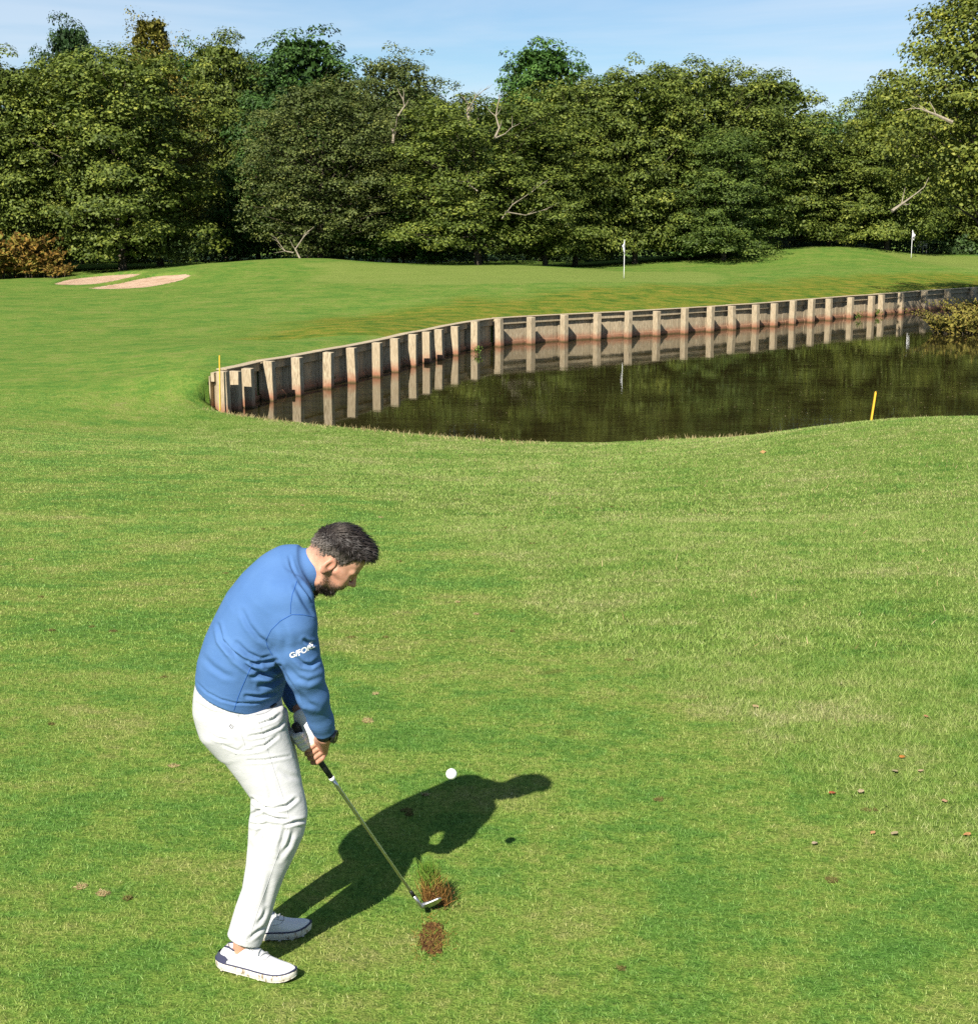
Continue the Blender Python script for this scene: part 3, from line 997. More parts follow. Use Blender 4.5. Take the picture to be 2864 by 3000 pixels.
def polygonize(fn, lo, hi, h, name, newton=2):
    lo = np.array(lo); hi = np.array(hi)
    B = 8
    nb = np.ceil((hi - lo) / (h * B)).astype(int)
    n = nb * B
    bi = np.stack(np.meshgrid(*[np.arange(k) for k in nb], indexing='ij'), -1).reshape(-1, 3)
    cen = (lo + (bi * B + B / 2) * h).astype(np.float32)
    dc = fn(cen)
    near = np.abs(dc) < B * h * .9 + .012
    vals = np.empty(tuple(n), dtype=np.float32)
    vb = vals.reshape(nb[0], B, nb[1], B, nb[2], B)
    vb[:] = np.where(dc < 0, -1.0, 1.0).astype(np.float32).reshape(nb)[:, None, :, None, :, None]
    o = np.stack(np.meshgrid(*[np.arange(B)] * 3, indexing='ij'), -1).reshape(-1, 3)
    idx = bi[near]
    for s in range(0, len(idx), 400):
        blk = idx[s:s + 400]
        P = (lo + (blk[:, None, :] * B + o[None]) * h).reshape(-1, 3).astype(np.float32)
        d = fn(P).reshape(-1, B, B, B)
        for j, q in enumerate(blk):
            vb[q[0], :, q[1], :, q[2], :] = d[j]
    ins = vals < 0
    c = np.zeros(tuple(n - 1), dtype=np.int8)
    for dx in (0, 1):
        for dy in (0, 1):
            for dz in (0, 1):
                c += ins[dx:n[0] - 1 + dx, dy:n[1] - 1 + dy, dz:n[2] - 1 + dz]
    act = np.argwhere((c > 0) & (c < 8))
    vid = np.full(tuple(n - 1), -1, dtype=np.int32)
    vid[act[:, 0], act[:, 1], act[:, 2]] = np.arange(len(act))
    acc = np.zeros((len(act), 3)); cnt = np.zeros(len(act))
    corners = [(dx, dy, dz) for dx in (0, 1) for dy in (0, 1) for dz in (0, 1)]
    cv = {k: vals[act[:, 0] + k[0], act[:, 1] + k[1], act[:, 2] + k[2]] for k in corners}
    for a in corners:
        for ax in range(3):
            if a[ax]: continue
            b = list(a); b[ax] = 1; b = tuple(b)
            va, vb_ = cv[a], cv[b]
            m = (va < 0) != (vb_ < 0)
            t = np.where(m, va / np.where(np.abs(va - vb_) < 1e-9, 1, va - vb_), 0)
            p = np.array(a, float)[None] + t[:, None] * (np.array(b, float) - np.array(a, float))[None]
            acc += p * m[:, None]; cnt += m
    V = lo + (act + acc / cnt[:, None]) * h
    quads = []
    for ax in range(3):
        o1, o2 = (ax + 1) % 3, (ax + 2) % 3
        sl = [slice(1, n[k] - 1) for k in range(3)]
        s0 = list(sl); s1 = list(sl)
        s0[ax] = slice(0, n[ax] - 2); s1[ax] = slice(1, n[ax] - 1)
        m = ins[tuple(s0)] != ins[tuple(s1)]
        e = np.argwhere(m)
        base = e.copy()
        for k in range(3):
            base[:, k] += 0 if k == ax else 1
        flip = ins[tuple(s0)][m]
        def cell(d1, d2):
            q = base.copy(); q[:, o1] -= d1; q[:, o2] -= d2
            return vid[q[:, 0], q[:, 1], q[:, 2]]
        q4 = np.stack([cell(1, 1), cell(0, 1), cell(0, 0), cell(1, 0)], 1)
        q4[~flip] = q4[~flip][:, ::-1]
        quads.append(q4)
    Q = np.concatenate(quads)
    Q = Q[(Q >= 0).all(1)]
    V = V.astype(np.float32)
    N = None
    for _ in range(newton):
        d, N = sd_grad(fn, V)
        V = V - N * np.clip(d, -h, h)[:, None] * .9
    return V, Q

def sd_grad(fn, V, e=.0015):
    d = fn(V)
    g = np.stack([fn(V + _v(np.eye(3)[k] * e)) - d for k in range(3)], 1)
    g /= np.linalg.norm(g, axis=1, keepdims=True) + 1e-9
    return d, g

def laplace(V, Q, it, lam=.5):
    e = np.concatenate([Q[:, [0, 1]], Q[:, [1, 2]], Q[:, [2, 3]], Q[:, [3, 0]]])
    n = len(V)
    deg = np.bincount(np.concatenate([e[:, 0], e[:, 1]]), minlength=n).astype(np.float32)
    for _ in range(it):
        A = np.zeros((n, 3))
        for k in range(3):
            A[:, k] = np.bincount(e[:, 0], V[e[:, 1], k], n) + np.bincount(e[:, 1], V[e[:, 0], k], n)
        V = V + lam * (A / np.maximum(deg, 1)[:, None] - V)
    return V.astype(np.float32)

def vnormals(V, Q):
    fn_ = np.cross(V[Q[:, 2]] - V[Q[:, 0]], V[Q[:, 3]] - V[Q[:, 1]])
    N = np.zeros((len(V), 3))
    for j in range(4):
        for k in range(3):
            N[:, k] += np.bincount(Q[:, j], fn_[:, k], len(V))
    return N / (np.linalg.norm(N, axis=1, keepdims=True) + 1e-12)

def to_px(V):
    z = V[:, 2] - CAM_H
    d = V[:, 1] * _pc - z * _ps
    return np.stack([1432 + 4400 * V[:, 0] / d, 1500 + 4400 * (-(z * _pc) - V[:, 1] * _ps) / d], 1)

def fold(V, N, folds):
    """press creases into cloth: each fold is (points seen on the near side, depth m, width px, bulge)"""
    px = to_px(V)
    view = V - _v((0, 0, CAM_H)); view /= np.linalg.norm(view, axis=1, keepdims=True)
    face = np.clip(-(view * N).sum(1) * 2.2, 0, 1)
    D = np.zeros(len(V))
    for pts, depth, wid, bulge in folds:
        pts = np.array(pts, float)
        m = (px[:, 0] > pts[:, 0].min() - 6 * wid) & (px[:, 0] < pts[:, 0].max() + 6 * wid) & (px[:, 1] > pts[:, 1].min() - 6 * wid) & (px[:, 1] < pts[:, 1].max() + 6 * wid) & (face > 0)
        if not m.any(): continue
        q = px[m]
        best = np.full(len(q), 1e9); side = np.zeros(len(q)); par = np.zeros(len(q))
        nseg = len(pts) - 1
        for i in range(nseg):
            a, b = pts[i], pts[i + 1]; ab = b - a
            t = np.clip(((q - a) @ ab) / (ab @ ab), 0, 1)
            r = q - (a + t[:, None] * ab)
            d = np.hypot(r[:, 0], r[:, 1])
            s = np.sign(ab[0] * r[:, 1] - ab[1] * r[:, 0])
            u = d < best
            best[u] = d[u]; side[u] = s[u]; par[u] = (i + t[u]) / nseg
        taper = np.sin(np.pi * np.clip(par * .86 + .07, 0, 1)) ** .7
        x = best / wid
        prof = -np.exp(-x * x) + bulge * np.exp(-((x - 2.0) / 1.1) ** 2)
        D[m] += depth * prof * taper * face[m]
    return V + (N * D[:, None]).astype(np.float32)

def z1(pts): return [(500 + .3731 * x, 1480 + .3731 * y) for x, y in pts]
def z2(pts): return [(500 + .4581 * x, 2000 + .4581 * y) for x, y in pts]

def stations(rows):
    """rows of (back px, front px, Y, half side)"""
    C, F_, rf, rs = [], [], [], []
    for (bx, by), (fx, fy), Y, s in rows:
        b = pa(bx, by, Y); f = pa(fx, fy, Y)
        C.append((b + f) / 2); L = np.linalg.norm(f - b)
        F_.append((f - b) / L); rf.append(L / 2); rs.append(s)
    return np.array(C), np.array(F_), np.array(rf), np.array(rs)

# --- sections of torso and legs
YM = 5.04
TORSO = stations([((571, 2014), (812, 2056), YM, .180), ((573, 1985), (828, 2030), YM, .188), ((579, 1940), (840, 1985), YM, .196),
                  ((600, 1872), (850, 1930), YM, .206), ((629, 1808), (868, 1885), YM, .213), ((660, 1746), (888, 1845), YM, .215),
                  ((702, 1692), (912, 1800), YM, .208), ((752, 1642), (922, 1765), YM, .186), ((805, 1611), (926, 1745), YM, .140), ((852, 1606), (929, 1738), YM, .096)])
PELVIS = stations([((590, 1950), (815, 1990), YM, .165), ((573, 2000), (808, 2040), YM, .168), ((566, 2045), (822, 2085), YM, .176), ((579, 2098), (833, 2125), YM, .180), ((624, 2160), (842, 2165), YM, .165)])
LEG_R = stations([((600, 2115), (838, 2128), 4.955, .095), ((643, 2190), (853, 2180), 4.95, .096), ((690, 2256), (871, 2242), 4.945, .089), ((733, 2325), (887, 2312), 4.935, .081),
                  ((735, 2372), (901, 2388), 4.925, .079), ((727, 2422), (891, 2436), 4.92, .077), ((725, 2475), (865, 2498), 4.917, .072), ((719, 2540), (836, 2558), 4.913, .067),
                  ((708, 2607), (810, 2626), 4.91, .064), ((688, 2662), (795, 2684), 4.907, .063), ((664, 2746), (768, 2756), 4.905, .063)])
_ll = [((-.83, 5.13, .86), .110, .095), ((-.79, 5.15, .70), .098, .090), ((-.765, 5.205, .56), .083, .074), ((-.800, 5.215, .40), .070, .062), ((-.838, 5.19, .24), .060, .057), ((-.862, 5.155, .085), .060, .058)]
LEG_L = (np.array([a[0] for a in _ll]), np.array([(.97, .05, .2), (.95, .05, .3), (1, .05, 0), (.97, .05, -.25), (.97, .05, -.25), (.97, .05, -.2)]), np.array([a[1] for a in _ll]), np.array([a[2] for a in _ll]))
LEG_L = (LEG_L[0], LEG_L[1] / np.linalg.norm(LEG_L[1], axis=1, keepdims=True), LEG_L[2], LEG_L[3])
ARM_R = [(842, 1762, 4.888, .090), (852, 1830, 4.876, .085), (867, 1900, 4.886, .075), (892, 1970, 4.890, .0625), (916, 2040, 4.925, .0525), (939, 2110, 4.985, .0425), (950, 2143, 5.012, .0405)]
ARM_L = [(832, 1705, 5.21, .088), (838, 1800, 5.26, .080), (846, 1900, 5.31, .068), (853, 1975, 5.28, .058), (868, 2035, 5.22, .048), (880, 2072, 5.18, .043)]
arm_r = [pa(*q[:3]) for q in ARM_R]; arm_l = [pa(*q[:3]) for q in ARM_L]

# --- club line: butt of the grip to the heel of the head
BUTT = _v((-.694, 5.115, .8425)); HEEL = _v((-.258, 5.318, .047))
CU = (HEEL - BUTT) / np.linalg.norm(HEEL - BUTT)
_cam_dir = _v((0, 0, CAM_H)) - _v((-.63, 5.22, .7)); _cam_dir /= np.linalg.norm(_cam_dir)
E_C = _cam_dir - CU * (_cam_dir @ CU); E_C /= np.linalg.norm(E_C)        # towards the camera
E_R = np.cross(CU, E_C); E_R /= np.linalg.norm(E_R)
if E_R[0] < 0: E_R = -E_R                                                 # towards the right, away from the body
def ring(s, ang, r):
    a = math.radians(ang)
    return BUTT + CU * s + (E_C * math.cos(a) + E_R * math.sin(a)) * r

WR_R = pa(951, 2158, 5.030); WR_L = pa(886, 2092, 5.160)
def sd_hand_r(P, g=0.0):
    d = sd_chain(P, [arm_r[-1], WR_R], [.029 + g, .027 + g])
    mcp = []
    for k, s in enumerate((.098, .118, .139, .160)):
        rr = (.0088, .0096, .0100, .0098)[k] + g
        m = ring(s - .010, 62, .036); pip = ring(s, -22, .0265); dip = ring(s + .004, -92, .0235); tip = ring(s + .006, -150, .0215)
        mcp.append(m)
        f = sd_chain(P, [m, ring(s - .004, 22, .0325), pip, dip, tip], [rr * 1.14, rr * 1.06, rr * 1.0, rr * .95, rr * .86])
        pal = sd_chain(P, [WR_R + E_C * .004, m], [.0205 + g, rr * 1.22])
        d = smin(d, pal, .012)
        d = smin(d, f, .0032)
    th = sd_chain(P, [WR_R - E_C * .008, ring(.110, 118, .028), ring(.140, 150, .024), ring(.168, 165, .022)], [.018 + g, .0145 + g, .0115 + g, .0095 + g])
    return smin(d, th, .008)
def sd_hand_l(P, g=0.0):
    d = sd_chain(P, [arm_l[-1], WR_L], [.030 + g, .028 + g])
    for k, s in enumerate((.030, .049, .068, .086)):
        rr = (.0090, .0098, .0102, .0098)[k] + g
        m = ring(s - .006, 168, .036); pip = ring(s, -118, .0285); dip = ring(s + .003, -58, .0255); tip = ring(s + .004, -8, .0232)
        f = sd_chain(P, [m, ring(s - .003, -160, .033), pip, dip, tip], [rr * 1.15, rr * 1.08, rr, rr * .96, rr * .9])
        pal = sd_chain(P, [WR_L, m], [.021 + g, rr * 1.25])
        d = smin(d, pal, .014)
        d = smin(d, f, .003)
    back = sd_chain(P, [WR_L, ring(.045, 75, .030), ring(.075, 60, .027)], [.024 + g, .019 + g, .014 + g])
    d = smin(d, back, .014)
    th = sd_chain(P, [ring(.05, 70, .030), ring(.085, 40, .026), ring(.112, 32, .0235)], [.0155 + g, .0125 + g, .0105 + g])
    return smin(d, th, .008)

# --- head frame
HU = _v((math.cos(math.radians(52)), 0, math.sin(math.radians(52))))
HF = _v((math.sin(math.radians(52)), 0, -math.cos(math.radians(52))))
_yaw = math.radians(7.0)
HS = _v((0, -1, 0))                                  # his right side, towards the camera
HF2 = HF * math.cos(_yaw) - HS * math.sin(_yaw)
HS2 = HS * math.cos(_yaw) + HF * math.sin(_yaw)
HR = np.stack([HF2, HS2, HU])                          # world -> (f, s, u)
HC = pa(965, 1659, 4.965) - HS2 * .074
HC = _v(HC)
def head_local(P): return (P - HC) @ HR.T
def head_world(q): return _v(q) @ HR + HC
neck_base = pa(872, 1690, YM + .005)

def sd_head(P):
    L = head_local(P)
    f, s, u = L[:, 0], L[:, 1], L[:, 2]
    S = np.stack([f, np.abs(s), u], 1)                # symmetric
    d = sd_ell(L, (.006, 0, .046), (.091, .0735, .081))
    d = smin(d, sd_ell(L, (.042, 0, -.012), (.056, .060, .080)), .030)
    d = smin(d, sd_ell(L, (.070, 0, .055), (.030, .052, .038)), .030)                       # forehead
    d = smin(d, sd_cap(S, (-.002, .056, -.032), (.014, .052, -.066), .016, .015), .018)      # ramus
    d = smin(d, sd_cap(S, (.014, .052, -.066), (.058, .012, -.083), .015, .016), .018)       # jaw
    d = smin(d, sd_ell(L, (.060, 0, -.080), (.022, .026, .019)), .016)                      # chin
    d = smin(d, sd_cap(S, (.095, .006, .022), (.080, .048, .022), .0115, .010), .012)        # brow
    d = smin(d, sd_cap(S, (.070, .048, -.012), (.030, .066, -.004), .013, .010), .020)       # cheekbone
    d = smin(d, sd_ell(S, (.068, .032, -.034), (.024, .024, .026)), .016)                    # cheek
    d = smax(d, -sd_ell(S, (.101, .031, .003), (.018, .0185, .0125)), .010)                  # socket
    d = smin(d, sd_ell(S, (.0765, .031, .003), (.0125, .0135, .0125)), .002)                 # eyeball
    d = smin(d, sd_cap(S, (.0885, .020, .0085), (.0800, .044, .0065), .0042, .0036), .004)   # upper lid
    d = smin(d, sd_cap(S, (.0850, .020, -.0035), (.0800, .042, -.0035), .0034, .0030), .005) # lower lid
    d = smin(d, sd_cap(L, (.100, 0, .014), (.1175, 0, -.022), .0068, .0095), .009)            # nose
    d = smin(d, sd_ell(L, (.1165, 0, -.0245), (.0122, .0108, .0096)), .005)
    d = smin(d, sd_ell(S, (.1020, .0120, -.0280), (.0115, .0078, .0080)), .005)              # wings
    d = smax(d, -sd_ell(S, (.1035, .0068, -.0345), (.0052, .0036, .0045)), .002)             # nostrils
    d = smin(d, sd_ell(L, (.083, 0, -.048), (.018, .030, .018)), .010)                      # muzzle
    d = smin(d, sd_cap(S, (.0985, 0, -.0465), (.0860, .022, -.0500), .0058, .0030), .004)    # upper lip
    d = smin(d, sd_cap(S, (.0965, 0, -.0570), (.0860, .020, -.0535), .0062, .0034), .004)    # lower lip
    d = smax(d, -sd_cap(S, (.106, 0, -.0520), (.0885, .024, -.0520), .0016, .0012), .002)
    # ears: a leaning shell with rim, bowl and lobe
    ea = math.radians(-14)
    e = np.stack([(S[:, 0] + .004) * math.cos(ea) + (S[:, 2] - .001) * math.sin(ea), S[:, 1] - .0755 - .30 * np.clip(-(S[:, 0] + .004), 0, .03), -(S[:, 0] + .004) * math.sin(ea) + (S[:, 2] - .001) * math.cos(ea)], 1).astype(np.float32)
    ear = sd_ell(e, (0, 0, 0), (.0190, .0072, .0320))
    ear = smin(ear, sd_ell(e, (.003, -.001, -.026), (.0100, .0055, .0100)), .006)
    ear = smax(ear, -sd_ell(e, (.0035, .0075, .005), (.0112, .0062, .0205)), .003)
    ear = smin(ear, sd_cap(e, (-.009, .002, -.008), (-.006, .002, .014), .0026, .0026), .003)
    ear = smin(ear, sd_ell(e, (.0125, .001, -.004), (.0042, .0042, .0070)), .003)
    d = smin(d, ear, .004)
    return d

def sd_neck(P):
    a = head_world((-.020, 0, .005)); b = head_world((-.030, 0, -.060))
    d = sd_chain(P, [a, b, neck_base], [.060, .059, .066])
    th = sd_cap(P, head_world((.012, 0, -.075)), neck_base + _v((.03, 0, -.035)), .034, .04)
    return smin(d, th, .03)

def sd_skin(P):
    d = np.full(len(P), 1.0, dtype=np.float32)
    m = P[:, 2] > 1.15
    if m.any():
        q = P[m]
        d[m] = smin(sd_head(q), sd_neck(q), .022)
    def part(mask, fn, k):
        if mask.any(): d[mask] = smin(d[mask], fn(P[mask]), k)
    # under the clothes a few round forms are enough
    part(P[:, 2] > .80, lambda q: sd_chain(q, TORSO[0][[0, 2, 4, 6, 8]], [.10, .11, .115, .105, .075]), .035)
    part((P[:, 2] > .62) & (P[:, 2] < 1.2), lambda q: sd_chain(q, PELVIS[0][[0, 3]], [.10, .10]), .035)
    for leg, rr in ((LEG_R, (.075, .066, .058, .048, .036)), (LEG_L, (.075, .066, .058, .048, .036))):
        ids = np.linspace(0, len(leg[0]) - 1, 5).round().astype(int)
        part(P[:, 2] < 1.0, lambda q: sd_chain(q, leg[0][ids], rr), .03)
    for a, w in ((arm_r, ARM_R), (arm_l, ARM_L)):
        part(P[:, 2] > .70, lambda q: sd_chain(q, a, [k_[3] * .70 for k_ in w]), .03)
    for (ax, ay, tx, ty), lg in ((((-.878, 4.902, -.76, 4.866)), LEG_R), (((-.862, 5.15, -.74, 5.177)), LEG_L)):
        part(P[:, 2] < .2, lambda q: sd_chain(q, [lg[0][-1], (ax, ay, .070), (tx, ty, .036)], [.034, .031, .017]), .015)
    m = (P[:, 2] > .55) & (P[:, 2] < 1.0) & (P[:, 0] > -.80)
    if m.any():
        q = P[m]
        d[m] = smin(smin(d[m], sd_hand_r(q), .006), sd_hand_l(q, -.0022), .004)
    return d

body_V, body_Q = polygonize(sd_skin, (-1.12, 4.66, .012), (-.36, 5.42, 1.64), .0042, "body")
person_me = mesh_np("person", body_V, body_Q)
HLc = head_local(body_V)
_f, _s, _u = HLc[:, 0], np.abs(HLc[:, 1]), HLc[:, 2]
onhead = (np.linalg.norm(HLc, axis=1) < .17)
def soft(x, w): return smooth01(x / w + .5)
# beard: cheeks below the sideburn line, jaw, chin and moustache
line = np.interp(_f, [-.02, .005, .020, .045, .066, .080], [.00, -.004, -.026, -.041, -.043, -.034])
beard = soft(line - _u, .014) * soft(_f - (-.004 - .25 * (_u + .02)), .012) * onhead
beard *= 1 - soft(.0125 - np.hypot((_u + .052) * 1.5, (_s) * .55), .006) * (_f > .085)      # lips
beard *= 1 - soft(_f - .097, .006) * (_u > -.044)
moust = np.exp(-((_u + .0415) / .0060) ** 2) * soft(_f - .074, .008) * soft(.026 - _s, .008) * soft(.1045 - _f, .004)
beard = np.clip(np.maximum(beard, moust), 0, 1)
dense = np.clip(soft(-_u - .070, .026) + .9 * moust, .30, 1)
# close cropped hair on the skin itself
hair_line = np.interp(_f, [-.09, -.045, -.020, .012, .030, .046, .056, .072, .095], [.004, .000, .034, .022, .012, .040, .060, .074, .080])
scalp = soft(_u - hair_line, np.where(_f < -.03, .05, .016)) * onhead
brow = np.exp(-((_u - .024 - .10 * (_s - .02)) / .0042) ** 2) * soft(_s - .010, .006) * soft(.047 - _s, .008) * (_f > .06) * onhead
red = (np.exp(-(np.hypot(_f - .105, _u + .02) / .02) ** 2) * .5 + np.exp(-(np.hypot(_f - .06, _u + .02) / .03) ** 2) * .35) * onhead
px_ = to_px(body_V)
hand = ((body_V[:, 2] < 1.0) & (body_V[:, 2] > .55) & (body_V[:, 0] > -.8)).astype(float)
red = np.clip(red + .45 * hand, 0, 1)
ear_ = (_s > .073) & onhead
red = np.where(ear_, .55, red)
ear_shade = ear_ & (np.hypot((_f + .001) / .012, (_u - .006) / .021) < 1) & (_s < .0815)
red = np.where(ear_shade, 1.0, red)  # hollow of the ear darkened: its shade is put into the skin colour
eye_ = (np.linalg.norm(np.stack([_f - .0765, _s - .031, _u - .003], 1), axis=1) < .0138) & onhead
for nm, val in (("beard", beard * dense), ("scalp", scalp), ("brow", np.clip(brow, 0, 1)), ("red", red), ("eye", eye_.astype(float))):
    a_ = person_me.attributes.new(nm, 'FLOAT', 'POINT'); a_.data.foreach_set('value', np.asarray(val, dtype=np.float32))

def make_skin():
    m = NT("skin")
    oc = m.objco()
    n1 = m.noise(oc, 55, 4, .6); n2 = m.noise(oc, 420, 2, .6)
    c = m.ramp(n1, [(.35, (.42, .215, .140)), (.65, (.49, .265, .180))])
    c = m.mix(m.math('MULTIPLY', m.attr("red").outputs['Fac'], .6), c, (.46, .180, .120))  # skin flush, plus the painted shade in the ear hollow
    b = m.attr("beard").outputs['Fac']
    sp = m.math('ADD', m.math('MULTIPLY', b, 1.15), m.math('MULTIPLY', m.math('SUBTRACT', n2, .5), 1.3), True)
    c = m.mix(m.math('MULTIPLY', sp, m.ramp(b, [(.02, 0.0), (.12, 1.0)])), c, (.040, .024, .017))
    c = m.mix(m.math('MULTIPLY', m.attr("scalp").outputs['Fac'], m.ramp(n2, [(.35, .35), (.65, .85)])), c, (.085, .064, .050))
    c = m.mix(m.math('MULTIPLY', m.attr("brow").outputs['Fac'], .8), c, (.045, .028, .020))
    c = m.mix(m.attr("eye").outputs['Fac'], c, (.16, .11, .09))
    return m.done(m.principled(c, .52, .35, normal=m.bump(n2, .12, .001), sss=.06))
MAT_SKIN = make_skin()
person = link_mesh("person", person_me, MAT_SKIN, smooth=True)
tag(person, "man in blue sweater and white trousers bending through a golf chip shot", "person")

# --- hair
def sd_hair(P):
    L = head_local(P)
    f, s, u = L[:, 0], L[:, 1], L[:, 2]
    th = .0018 + .0025 * np.clip((u - .01) / .04, 0, 1) + .0120 * np.clip((u - .055) / .06, 0, 1) * np.clip((f + .075) / .09, .25, 1) + .007 * np.clip((f - .045) / .04, 0, 1) * (u > .05)
    d = sd_ell(L, (.006, 0, .046), (.091, .0735, .081))
    d = smin(d, sd_ell(L, (.070, 0, .058), (.031, .052, .038)), .030)
    nz = .0016 * np.sin(f * 240 + s * 60) * np.sin(s * 310 + u * 90) + .0012 * np.sin(f * 520 + u * 330)
    d = d - th - nz
    hl = np.interp(f, [-.10, -.075, -.045, -.020, .012, .030, .046, .056, .072, .095], [-.046, -.040, -.016, .036, .032, .022, .044, .066, .080, .084])
    return smax(d, (hl - u) * .8, .006)
hV, hQ = polygonize(sd_hair, HC - .19, HC + .22, .0035, "hair", 1)
hL = head_local(hV)
hN = vnormals(hV, hQ)
# strands combed forward on top, back and down on the sides
rg = np.random.default_rng(3)
_, gN = sd_grad(sd_hair, hV)
d_in = sd_hair(hV - gN * .004)
okv = np.where((gN * (hV - head_world((0, 0, .03)))).sum(1) > 0)[0]
pick = rg.choice(okv, 9000)
p0 = hV[pick]; n0 = gN[pick]; l0 = hL[pick]
topness = np.clip((l0[:, 2] - .06) / .05, 0, 1)
comb = (np.stack([.9 * topness - .75 * (1 - topness) , np.zeros(len(pick)), .25 * topness - .55 * (1 - topness)], 1)) @ HR
comb += rg.normal(size=comb.shape) * .16
comb -= (comb * n0).sum(1, keepdims=True) * n0 * .75
comb /= np.linalg.norm(comb, axis=1, keepdims=True) + 1e-9
ln = (.010 + .016 * topness) * rg.uniform(.6, 1.3, len(pick))
wd = np.cross(comb, n0) * .0011
tip = p0 + comb * ln[:, None] + n0 * (.0010 + .003 * topness * rg.uniform(0, 1, len(pick)))[:, None]
midp = p0 + comb * ln[:, None] * .5 + n0 * (.0016 + .0035 * topness)[:, None]
sV = np.stack([p0 - wd, p0 + wd, midp + wd * .9, midp - wd * .9, tip + wd * .2, tip - wd * .2], 1).reshape(-1, 3)
b6 = np.arange(len(pick))[:, None] * 6
sQ = np.concatenate([b6 + np.array([0, 1, 2, 3]), b6 + np.array([3, 2, 4, 5])])
allV = np.concatenate([hV, sV]); allQ = np.concatenate([hQ, sQ + len(hV)])
hair_me = mesh_np("hair", allV, allQ)
la = head_local(allV)
grey = np.clip((.068 - la[:, 2]) / .035, 0, 1) * np.clip(1 - (la[:, 0] - .045) / .03, 0, 1) * .85
grey[len(hV):] = np.clip(grey[len(hV):] * np.repeat(rg.uniform(.2, 1.5, len(pick)), 6), 0, 1)
grey = np.maximum(grey, .55 * np.exp(-((la[:, 0] + .045) / .022) ** 2 - ((la[:, 2] - .125) / .02) ** 2))
a_ = hair_me.attributes.new("grey", 'FLOAT', 'POINT'); a_.data.foreach_set('value', grey.astype(np.float32))
def make_hair():
    m = NT("hair")
    oc = m.objco()
    n = m.noise(oc, 300, 2, .6)
    g = m.math('MULTIPLY', m.attr("grey").outputs['Fac'], m.ramp(n, [(.35, .65), (.62, 1.0)]))
    c = m.mix(g, m.ramp(n, [(.3, (.010, .008, .007)), (.7, (.028, .021, .018))]), (.165, .140, .118))
    return m.done(m.principled(c, .5, .25))
hair = link_mesh("hair", hair_me, make_hair(), person, smooth=True)
hair['label'] = "short dark hair greying at the sides"

# --- beard hairs
bi_ = np.where((beard * dense) > .22)[0]
bN = vnormals(body_V, body_Q)
pb = rg.choice(bi_, 5200)
keepb = rg.uniform(0, 1, len(pb)) < (beard * dense)[pb] * 1.1
pb = pb[keepb]
jit = rg.normal(size=(len(pb), 3)) * .0016
p0 = body_V[pb] + jit - bN[pb] * (jit * bN[pb]).sum(1, keepdims=True)
dirb = (np.array([[.25, 0, -.8]]) @ HR) + rg.normal(size=(len(pb), 3)) * .35 + bN[pb] * .75
dirb /= np.linalg.norm(dirb, axis=1, keepdims=True)
ln = rg.uniform(.003, .0065, len(pb)) * (1 + 1.0 * np.clip((-_u[pb] - .065) / .02, 0, 1))
wd = np.cross(dirb, bN[pb]); wd /= np.linalg.norm(wd, axis=1, keepdims=True) + 1e-9; wd *= .00055
tp = p0 + dirb * ln[:, None]
bV = np.stack([p0 - wd, p0 + wd, tp + wd * .3, tp - wd * .3], 1).reshape(-1, 3)
beard_me = mesh_np("beard", bV, np.arange(len(bV)).reshape(-1, 4))
link_mesh("beard", beard_me, simple_mat("beard", (.040, .026, .019), .5, .3, var=.5, scale=200), person)['label'] = "short dark brown full beard"

# --- cloth materials
def make_knit():
    m = NT("blue_knit")
    oc = m.objco()
    n = m.noise(oc, 9, 4, .55); f = m.noise(oc, 650, 2, .6)
    c = m.ramp(n, [(.35, (.056, .128, .290)), (.65, (.066, .144, .312))])
    wr = m.noise(m.mapping(oc, (1.0, 1.0, 2.2), rot=(0, .6, 0)), 13, 3, .55, .6)
    nrm = m.bump(m.math('ADD', m.math('MULTIPLY', wr, 3.0), f), .22, .0026)
    return m.done(m.principled(c, .82, .2, normal=nrm))
MAT_KNIT = make_knit()
def make_twill():
    m = NT("white_twill")
    oc = m.objco()
    n = m.noise(oc, 7, 4, .55); f = m.noise(m.mapping(oc, (1, 1, .4)), 900, 2, .6)
    c = m.ramp(n, [(.35, (.42, .42, .425)), (.65, (.47, .47, .475))])
    n3 = m.noise(m.mapping(oc, (1, 1, 1.5)), 16, 4, .6)
    nrm = m.bump(m.math('ADD', m.math('MULTIPLY', n3, 6.0), f), .20, .0026)
    return m.done(m.principled(c, .8, .2, normal=nrm))
MAT_TWILL = make_twill()
MAT_SEAM = simple_mat("seam_thread", (.42, .42, .43), .8, .1)
MAT_SEAM_BLUE = simple_mat("blue_seam", (.022, .085, .300), .85, .1)

# --- sweater
def sd_sweater(P):
    d = sd_sweep(P, *TORSO)
    m = (P[:, 2] > .70)
    if m.any():
        q = P[m]
        sr = sd_chain(q, arm_r, [w[3] for w in ARM_R], .02)
        sl = sd_chain(q, arm_l, [w[3] for w in ARM_L], .02)
        # flat cuffs
        tr_ = (arm_r[-1] - arm_r[-2]) / np.linalg.norm(arm_r[-1] - arm_r[-2]); tl_ = (arm_l[-1] - arm_l[-2]) / np.linalg.norm(arm_l[-1] - arm_l[-2])
        sr = smax(sr, (q - arm_r[-1]) @ tr_, .006); sl = smax(sl, (q - arm_l[-1]) @ tl_, .006)
        dd = d[m]
        kk = np.interp(q[:, 2], [.95, 1.10, 1.25, 1.4], [.008, .018, .05, .06]).astype(np.float32)
        dd = smin(dd, sr, kk); dd = smin(dd, sl, kk)
        nk = sd_cap(q, pa(860, 1683, YM), pa(905, 1668, YM), .088, .074)
        d[m] = smin(dd, nk, .03)
    return d
